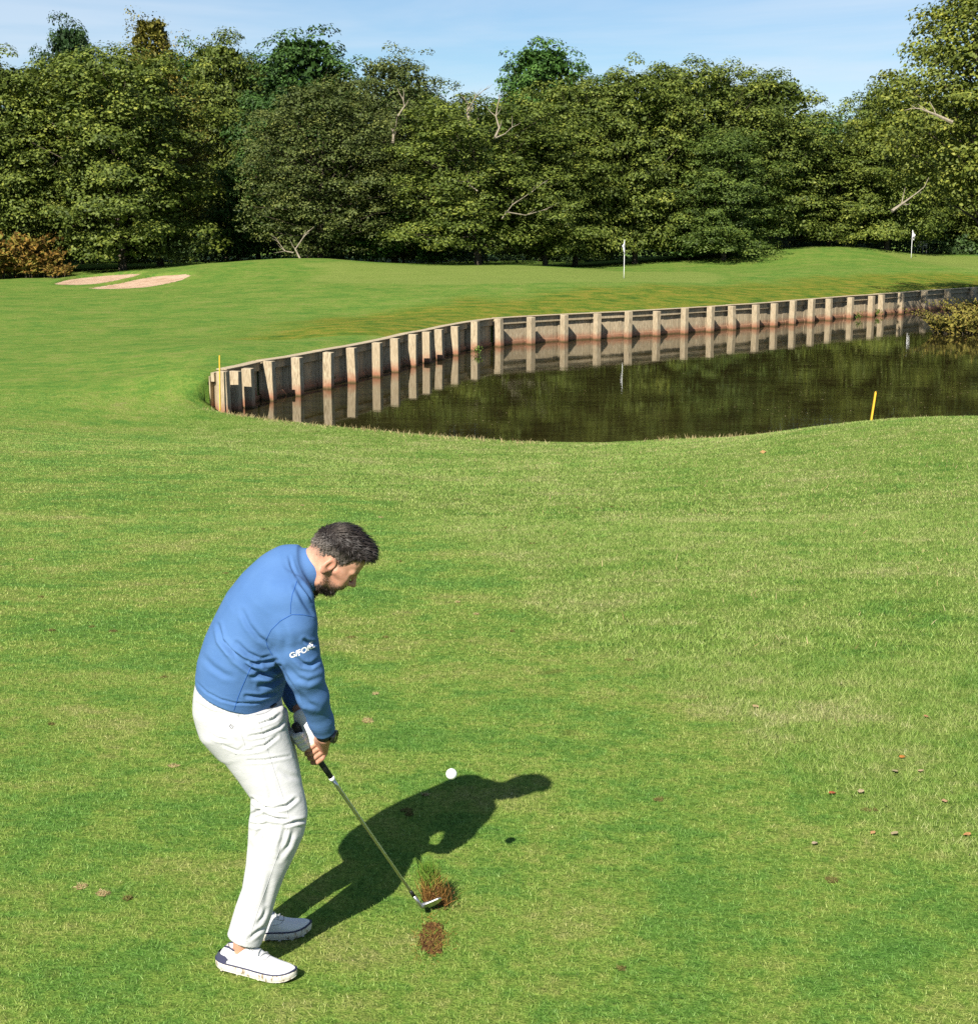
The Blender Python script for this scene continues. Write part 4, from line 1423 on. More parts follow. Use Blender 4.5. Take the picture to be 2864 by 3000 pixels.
sw_folds = [
    (z1([(370, 940), (400, 1060), (480, 1150), (580, 1215), (690, 1250)]), .0075, 7, .7),
    (z1([(560, 830), (610, 940), (690, 1040), (750, 1080)]), .0045, 8, .6),
    (z1([(420, 1090), (510, 1200), (620, 1280), (740, 1330), (830, 1350)]), .0075, 8, .7),
    (z1([(520, 1080), (600, 1160), (700, 1210), (790, 1190)]), .0055, 7, .6),
    (z1([(640, 1240), (730, 1235), (830, 1215)]), .008, 6, .7),
    (z1([(640, 1345), (740, 1325), (850, 1265)]), .009, 8, .7),
    (z1([(700, 1420), (790, 1400), (880, 1350)]), .008, 8, .7),
    (z1([(590, 1500), (700, 1505), (830, 1470)]), .007, 6, .7),
    (z1([(240, 1180), (330, 1270), (420, 1330), (480, 1350)]), .003, 10, .6),
    (z1([(185, 1375), (280, 1470), (390, 1528), (500, 1556), (650, 1560), (825, 1512)]), .005, 3.5, .25),
    (z1([(1050, 1060), (1090, 1085), (1140, 1085)]), .007, 6, .7),
    (z1([(960, 1180), (1040, 1250), (1100, 1260), (1165, 1215)]), .006, 7, .7),
    (z1([(920, 1270), (1000, 1360), (1080, 1390), (1180, 1350)]), .004, 9, .6),
    (z1([(1010, 1470), (1080, 1560), (1150, 1590)]), .004, 9, .6),
    (z1([(870, 1260), (930, 1380), (990, 1480), (1040, 1570)]), .005, 6, .6),
    (z1([(985, 640), (1050, 760), (1110, 850)]), .005, 9, .6),
    (z1([(1010, 600), (1080, 700), (1110, 760)]), .006, 6, .6),
    (z1([(930, 400), (950, 480), (1000, 580)]), .004, 5, .4),
    (z1([(860, 930), (900, 1050), (900, 1150)]), .003, 12, .6),
]
def seam_groove(pts): return (pts, .0022, 1.6, .2)
seams = [z1([(640, 1250), (600, 1340), (560, 1430), (525, 1520), (497, 1612)]), z1([(990, 600), (955, 700), (942, 780), (940, 855)]),
         z1([(1125, 880), (1040, 862), (950, 860), (860, 910), (790, 980), (748, 1060), (760, 1110), (800, 1180)])]
sV_, sQ_ = polygonize(sd_sweater, (-1.13, 4.72, .66), (-.40, 5.44, 1.56), .0050, "sweater", 2)
sV_ = laplace(sV_, sQ_, 2, .4)
sV_ = fold(sV_, vnormals(sV_, sQ_), [(a, b * 1.35, c * .78, d) for a, b, c, d in sw_folds])
sV_ = laplace(sV_, sQ_, 1, .3)
sweater = link_mesh("sweater", mesh_np("sweater", sV_, sQ_), MAT_KNIT, person, smooth=True)
sweater['label'] = "bright blue knitted half-zip sweater"
BV_SW = BVHTree.FromPolygons([tuple(v) for v in sV_], [tuple(q) for q in sQ_.tolist()])

def on_surface(bvh, px, py, off=.0004):
    """where the line of sight through px, py meets a garment"""
    p = at(px, py, 3.0); o = Vector((0, 0, CAM_H)); d = (p - o).normalized()
    hit = bvh.ray_cast(o, d)
    if hit[0] is None: return None, None
    return hit[0] + hit[1] * off, hit[1]
def dense_line(pts, step=4.0):
    out = []
    for i in range(len(pts) - 1):
        a, b = pts[i], pts[i + 1]
        n = max(1, int(math.hypot(b[0] - a[0], b[1] - a[1]) / step))
        out += [(a[0] + (b[0] - a[0]) * k / n, a[1] + (b[1] - a[1]) * k / n) for k in range(n)]
    return out + [pts[-1]]
def seam_obj(name, bvh, pts, r, mat, parent):
    P = [on_surface(bvh, x, y)[0] for x, y in dense_line(pts)]
    P = [p for p in P if p is not None]
    if len(P) < 2: return None
    # drop jumps to another surface
    Q_ = [P[0]]
    for p in P[1:]:
        if (p - Q_[-1]).length < .03: Q_.append(p)
    if len(Q_) < 2: return None
    v, f = tube(Q_, r, 5)
    return link_mesh(name, mesh_from(name, v, f), mat, parent, True)
for s_ in seams:
    seam_obj("seam", BV_SW, s_, .0011, MAT_SEAM_BLUE, sweater)

# collar: a ribbed standing band
def ring_band(name, c0, c1, r0, r1, thick, mat, parent, n=64, ribs=0, squash=(1, 1), front=None):
    c0, c1 = Vector(c0), Vector(c1)
    ax = (c1 - c0).normalized()
    u = Vector(front) if front is not None else Vector((0, 1, 0))
    u = (u - ax * u.dot(ax)).normalized(); w = ax.cross(u)
    V, Fc = [], []
    rows = [(0, 0, r0), (.35, 0, r0 * .65 + r1 * .35), (.75, 0, r0 * .25 + r1 * .75), (1, .0, r1), (1.02, -.5, r1), (1.0, -1, r1), (.5, -1, (r0 + r1) / 2), (0, -1, r0)]
    for t, e, r in rows:
        for k in range(n):
            a = 2 * math.pi * k / n
            rr = r + e * thick + (0.0009 * math.cos(a * ribs) if ribs and e == 0 else 0)
            V.append(c0 + (c1 - c0) * t + (u * math.cos(a) * squash[0] + w * math.sin(a) * squash[1]) * rr)
    for i in range(len(rows) - 1):
        for k in range(n):
            Fc.append((i * n + k, i * n + (k + 1) % n, (i + 1) * n + (k + 1) % n, (i + 1) * n + k))
    return link_mesh(name, mesh_from(name, V, Fc), mat, parent, True)
collar = ring_band("collar", pa(868, 1683, YM), pa(913, 1669, YM - .002), .083, .0735, .005, MAT_KNIT, sweater, 96, 48, (1, 1.02), front=Vector(pa(931, 1735, YM) - pa(892, 1607, YM)))
collar['label'] = "standing ribbed collar of the sweater"
MAT_NAVY = simple_mat("navy_trim", (.020, .022, .055), .55, .4)
ring_band("collar_lining", pa(894, 1676, YM), pa(912.5, 1669.3, YM - .002), .0688, .0680, .003, MAT_NAVY, collar, 64, 0, (1, 1.02), front=Vector(pa(931, 1735, YM) - pa(892, 1607, YM)))

# lettering on the sleeve
def sleeve_lettering():
    cu = bpy.data.curves.new("lettering", 'FONT')
    cu.body = "G/FORE"
    cu.size = .0275
    cu.space_character = .95
    cu.shear = .0
    cu.offset = .0007
    cu.resolution_u = 3
    ob = bpy.data.objects.new("lettering_tmp", cu)
    COL.objects.link(ob)
    dg = bpy.context.evaluated_depsgraph_get()
    me = bpy.data.meshes.new_from_object(ob.evaluated_get(dg))
    bpy.data.objects.remove(ob)
    bm = bmesh.new(); bm.from_mesh(me)
    bmesh.ops.triangulate(bm, faces=bm.faces)
    bmesh.ops.subdivide_edges(bm, edges=[e for e in bm.edges if e.calc_length() > .006], cuts=2)
    bmesh.ops.triangulate(bm, faces=bm.faces)
    # arm axis between elbow and shoulder stations
    a, b = Vector(arm_r[1]), Vector(arm_r[3])
    ax = (b - a).normalized()
    camd = (Vector((0, 0, CAM_H)) - a); e0 = (camd - ax * camd.dot(ax)).normalized()
    e1 = e0.cross(ax).normalized()
    if e1.x < 0: e1 = -e1
    L = (b - a).length
    for v in bm.verts:
        th = math.radians(-24) + v.co.x / .0755
        s = .505 * L - v.co.y * 1.0 - .10 * v.co.x
        c = a + ax * s
        d = e0 * math.cos(th) + e1 * math.sin(th)
        hit = BV_SW.ray_cast(c + d * .16, -d)
        v.co = (hit[0] + d * .0012) if hit[0] is not None else c + d * .078
    m2 = bpy.data.meshes.new("lettering"); bm.to_mesh(m2); bm.free()
    bpy.data.meshes.remove(me)
    return m2
MAT_PRINT = simple_mat("white_print", (.82, .82, .84), .6, .3, var=.04)
let = link_mesh("lettering", sleeve_lettering(), MAT_PRINT, sweater)
let['label'] = "white G/FORE lettering on the right sleeve"

# --- trousers
def sd_trousers(P):
    d = sd_sweep(P, *PELVIS)
    lr = sd_sweep(P, *LEG_R); ll = sd_sweep(P, *LEG_L)
    kk = np.interp(P[:, 2], [.5, .75, .9], [.004, .02, .05]).astype(np.float32)
    d = smin(d, lr, kk); d = smin(d, ll, kk)
    return d
tr_folds = [
    (z2([(160, 130), (260, 190), (400, 215)]), .003, 5, .5), (z2([(430, 215), (470, 230), (560, 215), (660, 180)]), .004, 4, .6),
    (z2([(460, 270), (560, 270), (660, 235), (700, 200)]), .0055, 5, .7), (z2([(500, 345), (590, 330), (690, 285), (725, 250)]), .0055, 5, .7),
    (z2([(520, 420), (600, 405), (680, 345)]), .005, 5, .7), (z2([(460, 440), (520, 435), (600, 425)]), .004, 4, .6), (z2([(490, 500), (590, 498), (640, 490), (760, 470)]), .0045, 4, .6),
    (z2([(330, 400), (430, 440), (480, 400)]), .003, 4, .4), (z2([(600, 560), (640, 700), (650, 780)]), .003, 9, .6),
    (z2([(520, 745), (560, 775), (600, 800), (640, 805)]), .0075, 5, .7), (z2([(505, 850), (560, 820), (590, 805)]), .007, 5, .7), (z2([(600, 850), (660, 870), (750, 880)]), .0075, 5, .7),
    (z2([(650, 810), (740, 790), (800, 745)]), .0065, 6, .7), (z2([(610, 905), (570, 950), (540, 1010)]), .005, 7, .6), (z2([(730, 910), (800, 890), (870, 880)]), .007, 5, .7),
    (z2([(500, 905), (560, 915), (620, 905)]), .006, 5, .7), (z2([(730, 940), (720, 1000), (690, 1090)]), .005, 8, .6), (z2([(780, 960), (750, 1040), (690, 1130)]), .005, 8, .6),
    (z2([(520, 1030), (505, 1120), (490, 1230)]), .003, 9, .6), (z2([(640, 1240), (620, 1350), (600, 1440)]), .003, 10, .6), (z2([(500, 1640), (560, 1590), (610, 1560)]), .005, 6, .6),
    (z2([(560, 1540), (590, 1500), (610, 1450)]), .004, 6, .6),
    (z2([(250, 330), (300, 360), (380, 370)]), .003, 5, .5), (z2([(300, 250), (360, 330), (420, 380)]), .0025, 7, .5), (z2([(700, 560), (760, 600), (820, 610)]), .0025, 9, .5),
]
tV, tQ = polygonize(sd_trousers, (-1.13, 4.72, .04), (-.58, 5.30, 1.10), .0050, "trousers", 2)
tV = laplace(tV, tQ, 2, .4)
tV = fold(tV, vnormals(tV, tQ), [(a, b * 1.45, c * .80, d) for a, b, c, d in tr_folds])
tV = laplace(tV, tQ, 1, .3)
trousers = link_mesh("trousers", mesh_np("trousers", tV, tQ), MAT_TWILL, person, smooth=True)
trousers['label'] = "white golf trousers creased behind the knee"
BV_TR = BVHTree.FromPolygons([tuple(v) for v in tV], [tuple(q) for q in tQ.tolist()])
for pts in ([(430, 200), (440, 300), (475, 400), (465, 420), (415, 460)], [(560, 240), (640, 500), (700, 680), (740, 800), (760, 900), (720, 1000), (640, 1230), (560, 1450), (500, 1650)],
            [(540, 205), (600, 195), (660, 160)], [(355, 1625), (420, 1640), (490, 1655)], [(330, 395), (415, 458)]):
    seam_obj("seam", BV_TR, z2(pts), .0009, MAT_SEAM, trousers)
# round pocket button with four pierced holes
bp, bn = on_surface(BV_TR, *z2([(386, 279)])[0], off=.0015)
def disc(c, n, r, t, sides=20, dome=.0):
    n = Vector(n).normalized(); u = n.orthogonal().normalized(); w = n.cross(u)
    V, Fc = [], []
    rows = [(r, 0), (r, t), (r * .86, t * 1.1), (r * .80, t * .8), (.0001, t * .8 + dome)]
    for rr, h in rows:
        for k in range(sides):
            a = 2 * math.pi * k / sides
            V.append(Vector(c) + (u * math.cos(a) + w * math.sin(a)) * rr + n * h)
    for i in range(len(rows) - 1):
        for k in range(sides):
            Fc.append((i * sides + k, i * sides + (k + 1) % sides, (i + 1) * sides + (k + 1) % sides, (i + 1) * sides + k))
    return V, Fc
MAT_BUTTON = simple_mat("button_grey", (.36, .36, .37), .4, .5)
MAT_DARK = simple_mat("dark_rubber", (.014, .014, .015), .5, .4)
if bp is not None:
    v, f = disc(bp, bn, .0085, .0025)
    btn = link_mesh("button", mesh_from("button", v, f), MAT_BUTTON, trousers, True)
    btn['label'] = "round grey back pocket button with a pierced mark"
    u = Vector(bn).orthogonal().normalized(); w = Vector(bn).cross(u)
    for sx, sy in ((1, 1), (1, -1), (-1, 1), (-1, -1)):
        v, f = disc(Vector(bp) + (u * sx + w * sy) * .0028 + Vector(bn) * .0021, bn, .0019, .0004, 10)
        link_mesh("button_mark", mesh_from("button_mark", v, f), MAT_DARK, btn)

# --- glove on the left hand, with cuff strap
gl_lo = np.minimum.reduce([WR_L, ring(.0, 0, 0), ring(.11, 0, 0)]) - .07
gl_hi = np.maximum.reduce([WR_L, ring(.0, 0, 0), ring(.11, 0, 0)]) + .07
def sd_glove(P):
    d = sd_hand_l(P, .0024)
    t_ = (WR_L - arm_l[-1]) / np.linalg.norm(WR_L - arm_l[-1])
    return smax(d, -((P - (WR_L - t_ * .004)) @ t_), .003)
gV, gQ = polygonize(sd_glove, gl_lo, gl_hi, .0030, "glove", 2)
glove = link_mesh("glove", mesh_np("glove", gV, gQ), simple_mat("white_leather", (.74, .74, .75), .5, .4, var=.04), person, smooth=True)
glove['label'] = "white leather golf glove on the left hand"
t_ = Vector(WR_L - arm_l[-1]).normalized()
ring_band("strap", Vector(WR_L) + t_ * .004, Vector(WR_L) + t_ * .008, .0315, .0320, .002, MAT_DARK, glove, 32)

# --- watch on the right wrist
wt = Vector(WR_R - arm_r[-1]).normalized()
wc = Vector(arm_r[-1]) + wt * .008
watch = ring_band("watch", wc, wc + wt * .016, .0310, .0305, .003, MAT_DARK, person, 32)
watch['label'] = "black wristwatch on the right wrist"
dvec = (Vector((.93, -.40, .12)) - wt * Vector((.93, -.40, .12)).dot(wt)).normalized()
v, f = disc(wc + wt * .008 + dvec * .0300, dvec, .0240, .0135, 24)
case = link_mesh("watch_case", mesh_from("watch_case", v, f), simple_mat("black_gloss", (.008, .008, .009), .15, .6), watch, True)
v, f = disc(wc + wt * .008 + dvec * .0430, dvec, .0175, .0006, 24)
link_mesh("watch_glass", mesh_from("watch_glass", v, f), simple_mat("watch_glass", (.010, .011, .013), .05, .7), case, True)
ring_band("undershirt_cuff", Vector(arm_r[-1]) - wt * .004, Vector(arm_r[-1]) + wt * .005, .0345, .0338, .002, MAT_NAVY, sweater, 32)

# --- belt hint at the front waist
bl = [on_surface(BV_TR, x, y, .002)[0] for x, y in dense_line(z1([(785, 1590), (800, 1582), (824, 1566)]))]
bl = [p for p in bl if p is not None]
if len(bl) > 2:
    v, f = tube(bl, .0045, 6)
    link_mesh("belt", mesh_from("belt", v, f), MAT_DARK, trousers, True)

# ------------------------------------------------------------------ golf shoes
MAT_SHOE = simple_mat("white_shoe_leather", (.58, .58, .585), .42, .45, var=.03, bump=.05, bscale=300)
def make_sole():
    m = NT("muddy_sole")
    oc = m.objco()
    n = m.noise(m.mapping(oc, (1, 1, .5)), 70, 5, .7)
    c = m.mix(m.ramp(n, [(.53, 0.0), (.62, .85)]), (.52, .50, .43), (.15, .09, .032))
    return m.done(m.principled(c, .7, .3, normal=m.bump(m.noise(oc, 500, 2), .25, .002)))
MAT_SOLE = make_sole()
MAT_LACE = simple_mat("lace", (.40, .40, .39), .8, .2)
MAT_STITCH = simple_mat("stitching", (.22, .22, .23), .8, .1)

def half_width(x, inner):
    """outline of a 0.30 m shoe; x from heel 0 to toe 1"""
    o = np.interp(x, [0, .02, .06, .15, .30, .45, .60, .72, .82, .90, .96, .99, 1.0], [.004, .017, .026, .0325, .033, .035, .042, .0465, .0450, .038, .026, .013, .003])
    i = np.interp(x, [0, .02, .06, .15, .30, .45, .60, .72, .82, .90, .96, .99, 1.0], [.004, .017, .026, .0310, .029, .030, .040, .0440, .0400, .030, .018, .009, .003])
    return i if inner else o

def make_shoe(heel, toe, right, label, lift=0.0):
    heel = Vector((heel[0], heel[1], 0)); toe = Vector((toe[0], toe[1], 0))
    L = (toe - heel).length
    fx = (toe - heel).normalized(); up = Vector((0, 0, 1)); sy = up.cross(fx)   # sy points to the wearer's left
    inner = 1 if right else -1            # inner side of a right shoe is his left
    base = heel.copy()
    def W(x, y, z):
        # heel lifts a little from the turf
        zz = z + lift * max(0, 1 - x / .55) ** 1.3 + .004
        p = base + fx * (x * L) + sy * y
        return Vector((p.x, p.y, zz + gz(p.x, p.y)))
    xs = [0, .015, .04, .08, .14, .22, .30, .38, .46, .54, .62, .70, .78, .85, .91, .95, .98, 1.0]
    def outline(x, k):
        return half_width(x, k * inner > 0) * (L / .30)
    rock = lambda x: .016 * max(0, (x - .74) / .26) ** 2 + .003 * max(0, (.08 - x) / .08)
    # upper
    hs = np.interp(xs, [0, .04, .10, .16, .22, .28, .34, .40, .46, .54, .62, .72, .82, .92, .98, 1.0], [.058, .088, .098, .094, .088, .090, .098, .105, .098, .084, .070, .058, .050, .042, .032, .026])
    V, Fc = [], []
    nseg = 18
    for x, h in zip(xs, hs):
        x_ = .012 + x * .972
        opening = smooth01(np.array([(x - .03) / .04]))[0] * (1 - smooth01(np.array([(x - .32) / .06]))[0])
        for k in range(nseg + 1):
            a = math.pi * k / nseg
            ca, sa = math.cos(a), math.sin(a)
            w = outline(x, 1 if ca > 0 else -1) * .93
            bulge = 1 + .05 * math.sin(math.pi * min(1, sa * 1.2))
            pw = 1.15 if x > .55 else .80
            prof = abs(ca) ** (.75 if x > .6 else .55)
            y = math.copysign(prof * w * bulge, ca) if abs(ca) > 1e-6 else 0.0
            # leg narrows towards the collar
            if x < .5: y *= 1 - .30 * (sa ** 2) * (1 - x / .5 * .4)
            z = .026 + rock(x) + (h + .004 - .026) * (sa ** pw)
            if opening > 0 and sa > .80:
                z -= opening * .030 * smooth01(np.array([(sa - .80) / .2]))[0]
            x2 = x_ + max(0, z - .030) * .60 / L * max(0, 1 - x / .30)
            V.append(W(x2, y, z))
    m_ = nseg + 1
    for i in range(len(xs) - 1):
        for k in range(nseg):
            Fc.append((i * m_ + k, (i + 1) * m_ + k, (i + 1) * m_ + k + 1, i * m_ + k + 1))
    Fc.append(tuple(range(m_)))
    root = link_mesh("shoe", mesh_from("shoe", V, Fc), MAT_SHOE, person, True)
    root['label'] = label
    upper_grid = [V[i * m_:(i + 1) * m_] for i in range(len(xs))]
    # sole
    ring_out = [(x, 1) for x in xs] + [(x, -1) for x in xs[::-1]]
    SV = []
    lv = [(.97, .0), (1.05, .006), (1.07, .018), (1.02, .0265)]
    for sc, z in lv:
        for x, k in ring_out:
            SV.append(W(.5 + (x - .5) * (1 + .012 * (sc - 1) / .07), k * outline(x, k) * sc, z + rock(x)))
    nr = len(ring_out); SF = []
    for i in range(len(lv) - 1):
        for k in range(nr):
            SF.append((i * nr + k, i * nr + (k + 1) % nr, (i + 1) * nr + (k + 1) % nr, (i + 1) * nr + k))
    h_ = len(xs)
    for lev in (0, len(lv) - 1):
        for k in range(h_ - 1):
            a, b = lev * nr + k, lev * nr + k + 1
            c_, d_ = lev * nr + nr - 2 - k, lev * nr + nr - 1 - k
            SF.append((a, b, c_, d_))
    sole = link_mesh("sole", mesh_from("sole", SV, SF), MAT_SOLE, root, True)
    # navy welt between sole and upper
    wv, wf = tube([W(.5 + (x - .5) * 1.003, k * outline(x, k) * .985, .028 + rock(x)) for x, k in ring_out] + [W(xs[0], outline(xs[0], 1) * .985, .028 + rock(0))], .0030, 6)
    link_mesh("welt", mesh_from("welt", wv, wf), MAT_NAVY, root, True)
    # heel counter
    HV, HF_ = [], []
    cols = [(x, 1) for x in (.16, .12, .08, .05, .025, .008)] + [(0, 0)] + [(x, -1) for x in (.008, .025, .05, .08, .12, .16)]
    for z in (.028, .041, .055):
        for x, k in cols:
            HV.append(W(.5 + (x - .5) * (1.0), k * outline(max(x, .001), k) * (1.03 - (z - .028) * 2.0) if k else 0, z - (.010 if x > .14 and z > .05 else 0)) - fx * (.0035 if x < .02 else 0) + fx * (max(0, z - .030) * .55))
    nc = len(cols)
    for i in range(2):
        for k in range(nc - 1):
            HF_.append((i * nc + k, i * nc + k + 1, (i + 1) * nc + k + 1, (i + 1) * nc + k))
    link_mesh("heel_counter", mesh_from("heel_counter", HV, HF_), simple_mat("navy_gloss", (.045, .046, .085), .3, .5), root, True)
    # collar lining
    k_hi = int(nseg * .28); k_lo = nseg - k_hi
    idx = [i for i, x in enumerate(xs) if .03 < x < .37]
    loop = [upper_grid[i][k_hi] for i in idx] + [upper_grid[i][k_lo] for i in idx[::-1]]
    loop = [p + Vector((0, 0, .0015)) for p in loop] 
    cv, cf = tube(loop + [loop[0]], .0032, 6)
    link_mesh("collar_trim", mesh_from("collar_trim", cv, cf), MAT_NAVY, root, True)
    # laces
    for j, x in enumerate((.40, .45, .50, .55, .60)):
        i = int(np.argmin([abs(x - q) for q in xs]))
        t = x * (len(xs) - 1)
        row = [Vector(np.array([np.interp(x, xs, [upper_grid[q][k][c] for q in range(len(xs))]) for c in range(3)])) for k in range(6, 13)]
        row = [p + up * .003 + fx * ((k - 3) * .0022 * (1 if j % 2 else -1)) for k, p in enumerate(row)]
        lv_, lf_ = tube(row, .0022, 6)
        link_mesh("lace", mesh_from("lace", lv_, lf_), MAT_LACE, root, True)
    bow = [Vector(np.array([np.interp(.405, xs, [upper_grid[q][9][c] for q in range(len(xs))]) for c in range(3)])) + up * .004]
    for sgn in (1, -1):
        pts = [bow[0], bow[0] + sy * sgn * .018 + up * .006 + fx * .006, bow[0] + sy * sgn * .030 - up * .006 + fx * .014, bow[0] + sy * sgn * .016 - up * .001 + fx * .010, bow[0] + fx * .004]
        lv_, lf_ = tube(pts, .0018, 5)
        link_mesh("lace", mesh_from("lace", lv_, lf_), MAT_LACE, root, True)
    # stitched lines: throat of the lacing on both sides and the toe crease
    def row_pt(x, k):
        return Vector(np.array([np.interp(x, xs, [upper_grid[q][k][c] for q in range(len(xs))]) for c in range(3)]))
    for ks in ((5, 5, 5, 6, 7), (13, 13, 13, 12, 11)):
        pts = [row_pt(x, k) + up * .0012 for x, k in zip((.36, .44, .52, .60, .655), ks)]
        lv_, lf_ = tube(pts, .0010, 5)
        link_mesh("stitching", mesh_from("stitching", lv_, lf_), MAT_STITCH, root, True)
    pts = [row_pt(x, k) + up * .0010 for x, k in zip((.50, .56, .62, .655, .66, .655, .62, .56, .50), (2, 3, 5, 7, 9, 11, 13, 15, 16))]
    lv_, lf_ = tube(pts, .0009, 5)
    link_mesh("stitching", mesh_from("stitching", lv_, lf_), MAT_STITCH, root, True)
    # spikes
    for x, y in ((.10, .022), (.10, -.022), (.30, .024), (.30, -.024), (.58, .034), (.58, -.034), (.74, .036), (.74, -.036), (.88, .022), (.88, -.022)):
        q = W(x, y, rock(x) - .004)
        v, f = disc(q - up * .003, (0, 0, 1), .0055, .006, 8)
        link_mesh("spike", mesh_from("spike", v, f), MAT_SOLE, sole)
    return root
make_shoe((-.967, 4.927), (-.672, 4.834), True, "near white golf shoe with muddy sole", .012)
make_shoe((-.945, 5.125), (-.662, 5.192), False, "far white golf shoe in the shade of the leg")

# ------------------------------------------------------------------ golf club
def chrome():
    m = NT("chrome_steel")
    oc = m.objco()
    return m.done(m.principled((.50, .50, .52), m.ramp(m.noise(oc, 40, 2), [(.3, .20), (.7, .30)]), .5, 1.0))
MAT_CHROME = chrome()
MAT_SATIN = simple_mat("satin_steel", (.55, .54, .52), .38, .5, 1.0, bump=.1)
MAT_GRIP = simple_mat("grip_rubber", (.030, .030, .032), .7, .3, bump=.6, bscale=700)
B_, H_ = Vector(BUTT), Vector(HEEL); U_ = Vector(CU)
club = empty("golf_club", tuple(H_))
tag(club, "steel golf wedge with black grip held in both hands", "golf club")
def club_part(name, vf, mat, parent=None, smooth=True):
    v, f = vf
    par = parent or club
    if par is club:
        v = [Vector(p) - H_ for p in v]
    else:
        v = [Vector(p) - H_ for p in v]
    return link_mesh(name, mesh_from(name, v, f), mat, par, smooth)
LEN = (H_ - B_).length
grip = club_part("grip", tube([B_ - U_ * .004, B_, B_ + U_ * .006, B_ + U_ * .13, B_ + U_ * .262], [.010, .0142, .0142, .0120, .0098], 16), MAT_GRIP)
club_part("grip_cap_ring", tube([B_ + U_ * .255, B_ + U_ * .270], [.0104, .0102], 16), simple_mat("white_rubber", (.75, .75, .75), .5), grip)
shaft_pts, shaft_r = [], []
s0 = .264
r_ = .0075
steps = np.linspace(.30, LEN - .10, 9)
shaft_pts.append(B_ + U_ * s0); shaft_r.append(r_)
for s in steps:
    shaft_pts += [B_ + U_ * (s - .0012), B_ + U_ * (s + .0012)]
    shaft_r += [r_, r_ - .00022]
    r_ -= .00022
shaft_pts.append(B_ + U_ * (LEN - .070)); shaft_r.append(r_)
club_part("shaft", tube(shaft_pts, shaft_r, 14), MAT_CHROME)
club_part("ferrule", tube([B_ + U_ * (LEN - .085), B_ + U_ * (LEN - .080), B_ + U_ * (LEN - .058)], [.0058, .0068, .0074], 14), MAT_DARK)
club_part("hosel", tube([B_ + U_ * (LEN - .060), B_ + U_ * (LEN - .02), H_, H_ + Vector((.010, .004, -.006))], [.0068, .0072, .0075, .0070], 14), MAT_SATIN)
# blade: outline in its own plane (a towards the toe, b up the face), thicker at the sole
toe_dir = Vector((.074, .052, -.006)).normalized()
face_up = Vector((.05, -.66, .75)); face_up = (face_up - toe_dir * face_up.dot(toe_dir)).normalized()
face_n = toe_dir.cross(face_up)
outl = [(-.004, -.006), (.010, -.013), (.030, -.018), (.052, -.019), (.070, -.014), (.080, -.003), (.083, .012), (.079, .027), (.070, .034), (.058, .032), (.036, .020), (.014, .009), (.002, .005)]
BVv, BF = [], []
for (off, shrink) in ((0, 1.0), (.5, 1.02), (1.0, .96)):
    for a, b in outl:
        thick = .006 + .014 * max(0, min(1, (.014 - b) / .030))
        p = H_ + toe_dir * (a + .004) + face_up * (b * shrink - .002) - face_n * (thick * off)
        BVv.append(p)
n_ = len(outl)
for i in range(2):
    for k in range(n_):
        BF.append((i * n_ + k, (i + 1) * n_ + k, (i + 1) * n_ + (k + 1) % n_, i * n_ + (k + 1) % n_))
BF.append(tuple(range(n_))); BF.append(tuple(range(3 * n_ - 1, 2 * n_ - 1, -1)))
blade = club_part("blade", (BVv, BF), MAT_SATIN, smooth=False)

# ------------------------------------------------------------------ ball, flying turf, divot
def make_ball_mat():
    m = NT("golf_ball")
    oc = m.objco()
    v = m.n('ShaderNodeTexVoronoi'); v.inputs['Scale'].default_value = 260
    m.l(oc, v.inputs['Vector'])
    h = m.ramp(v.outputs['Distance'], [(.0, 0.0), (.55, 1.0)])
    return m.done(m.principled((.80, .80, .80), .3, .5, normal=m.bump(h, .5, .0008)))
bm = bmesh.new(); bmesh.ops.create_icosphere(bm, subdivisions=4, radius=.02135)
ball_me = bpy.data.meshes.new("golf_ball"); bm.to_mesh(ball_me); bm.free()
ball = link_mesh("golf_ball", ball_me, make_ball_mat(), smooth=True)
ball.location = at(1322, 2268, 5.47)
tag(ball, "white golf ball in the air above the golfer's shadow", "golf ball")

def make_var(name, stops, rough=.85):
    m = NT(name)
    v = m.attr("leafvar").outputs['Fac']
    return m.done(m.principled(m.ramp(v, stops), rough, .1))
MAT_SOIL = make_var("soil_and_roots", [(0, (.020, .010, .004)), (.35, (.075, .036, .013)), (.7, (.150, .080, .028)), (1, (.32, .21, .085))])
MAT_TURFBIT = make_var("torn_grass", [(0, (.15, .07, .02)), (.35, (.22, .13, .035)), (.55, (.12, .16, .025)), (1, (.085, .20, .022))])

def blade_mesh(name, P, D, L, W, var, rng, bend=.3):
    """narrow bent ribbons from P along D"""
    n = len(P)
    D = D / (np.linalg.norm(D, axis=1, keepdims=True) + 1e-9)
    r = rng.normal(size=(n, 3)); s = np.cross(D, r); s /= np.linalg.norm(s, axis=1, keepdims=True) + 1e-9
    b = np.cross(s, D)
    m = P + D * (L * .55)[:, None] + b * (L * bend * .25)[:, None]
    t = P + D * L[:, None] * .95 + b * (L * bend)[:, None]
    w = s * (W * .5)[:, None]
    V = np.stack([P - w, P + w, m + w * .8, m - w * .8, t + w * .15, t - w * .15], 1).reshape(-1, 3)
    k = np.arange(n)[:, None] * 6
    Q = np.stack([k + np.array([0, 1, 2, 3]), k + np.array([3, 2, 4, 5])], 1).reshape(-1, 4)
    me = mesh_np(name, V, Q)
    set_leafvar(me, np.repeat(var, 2))
    return me

rg = np.random.default_rng(21)
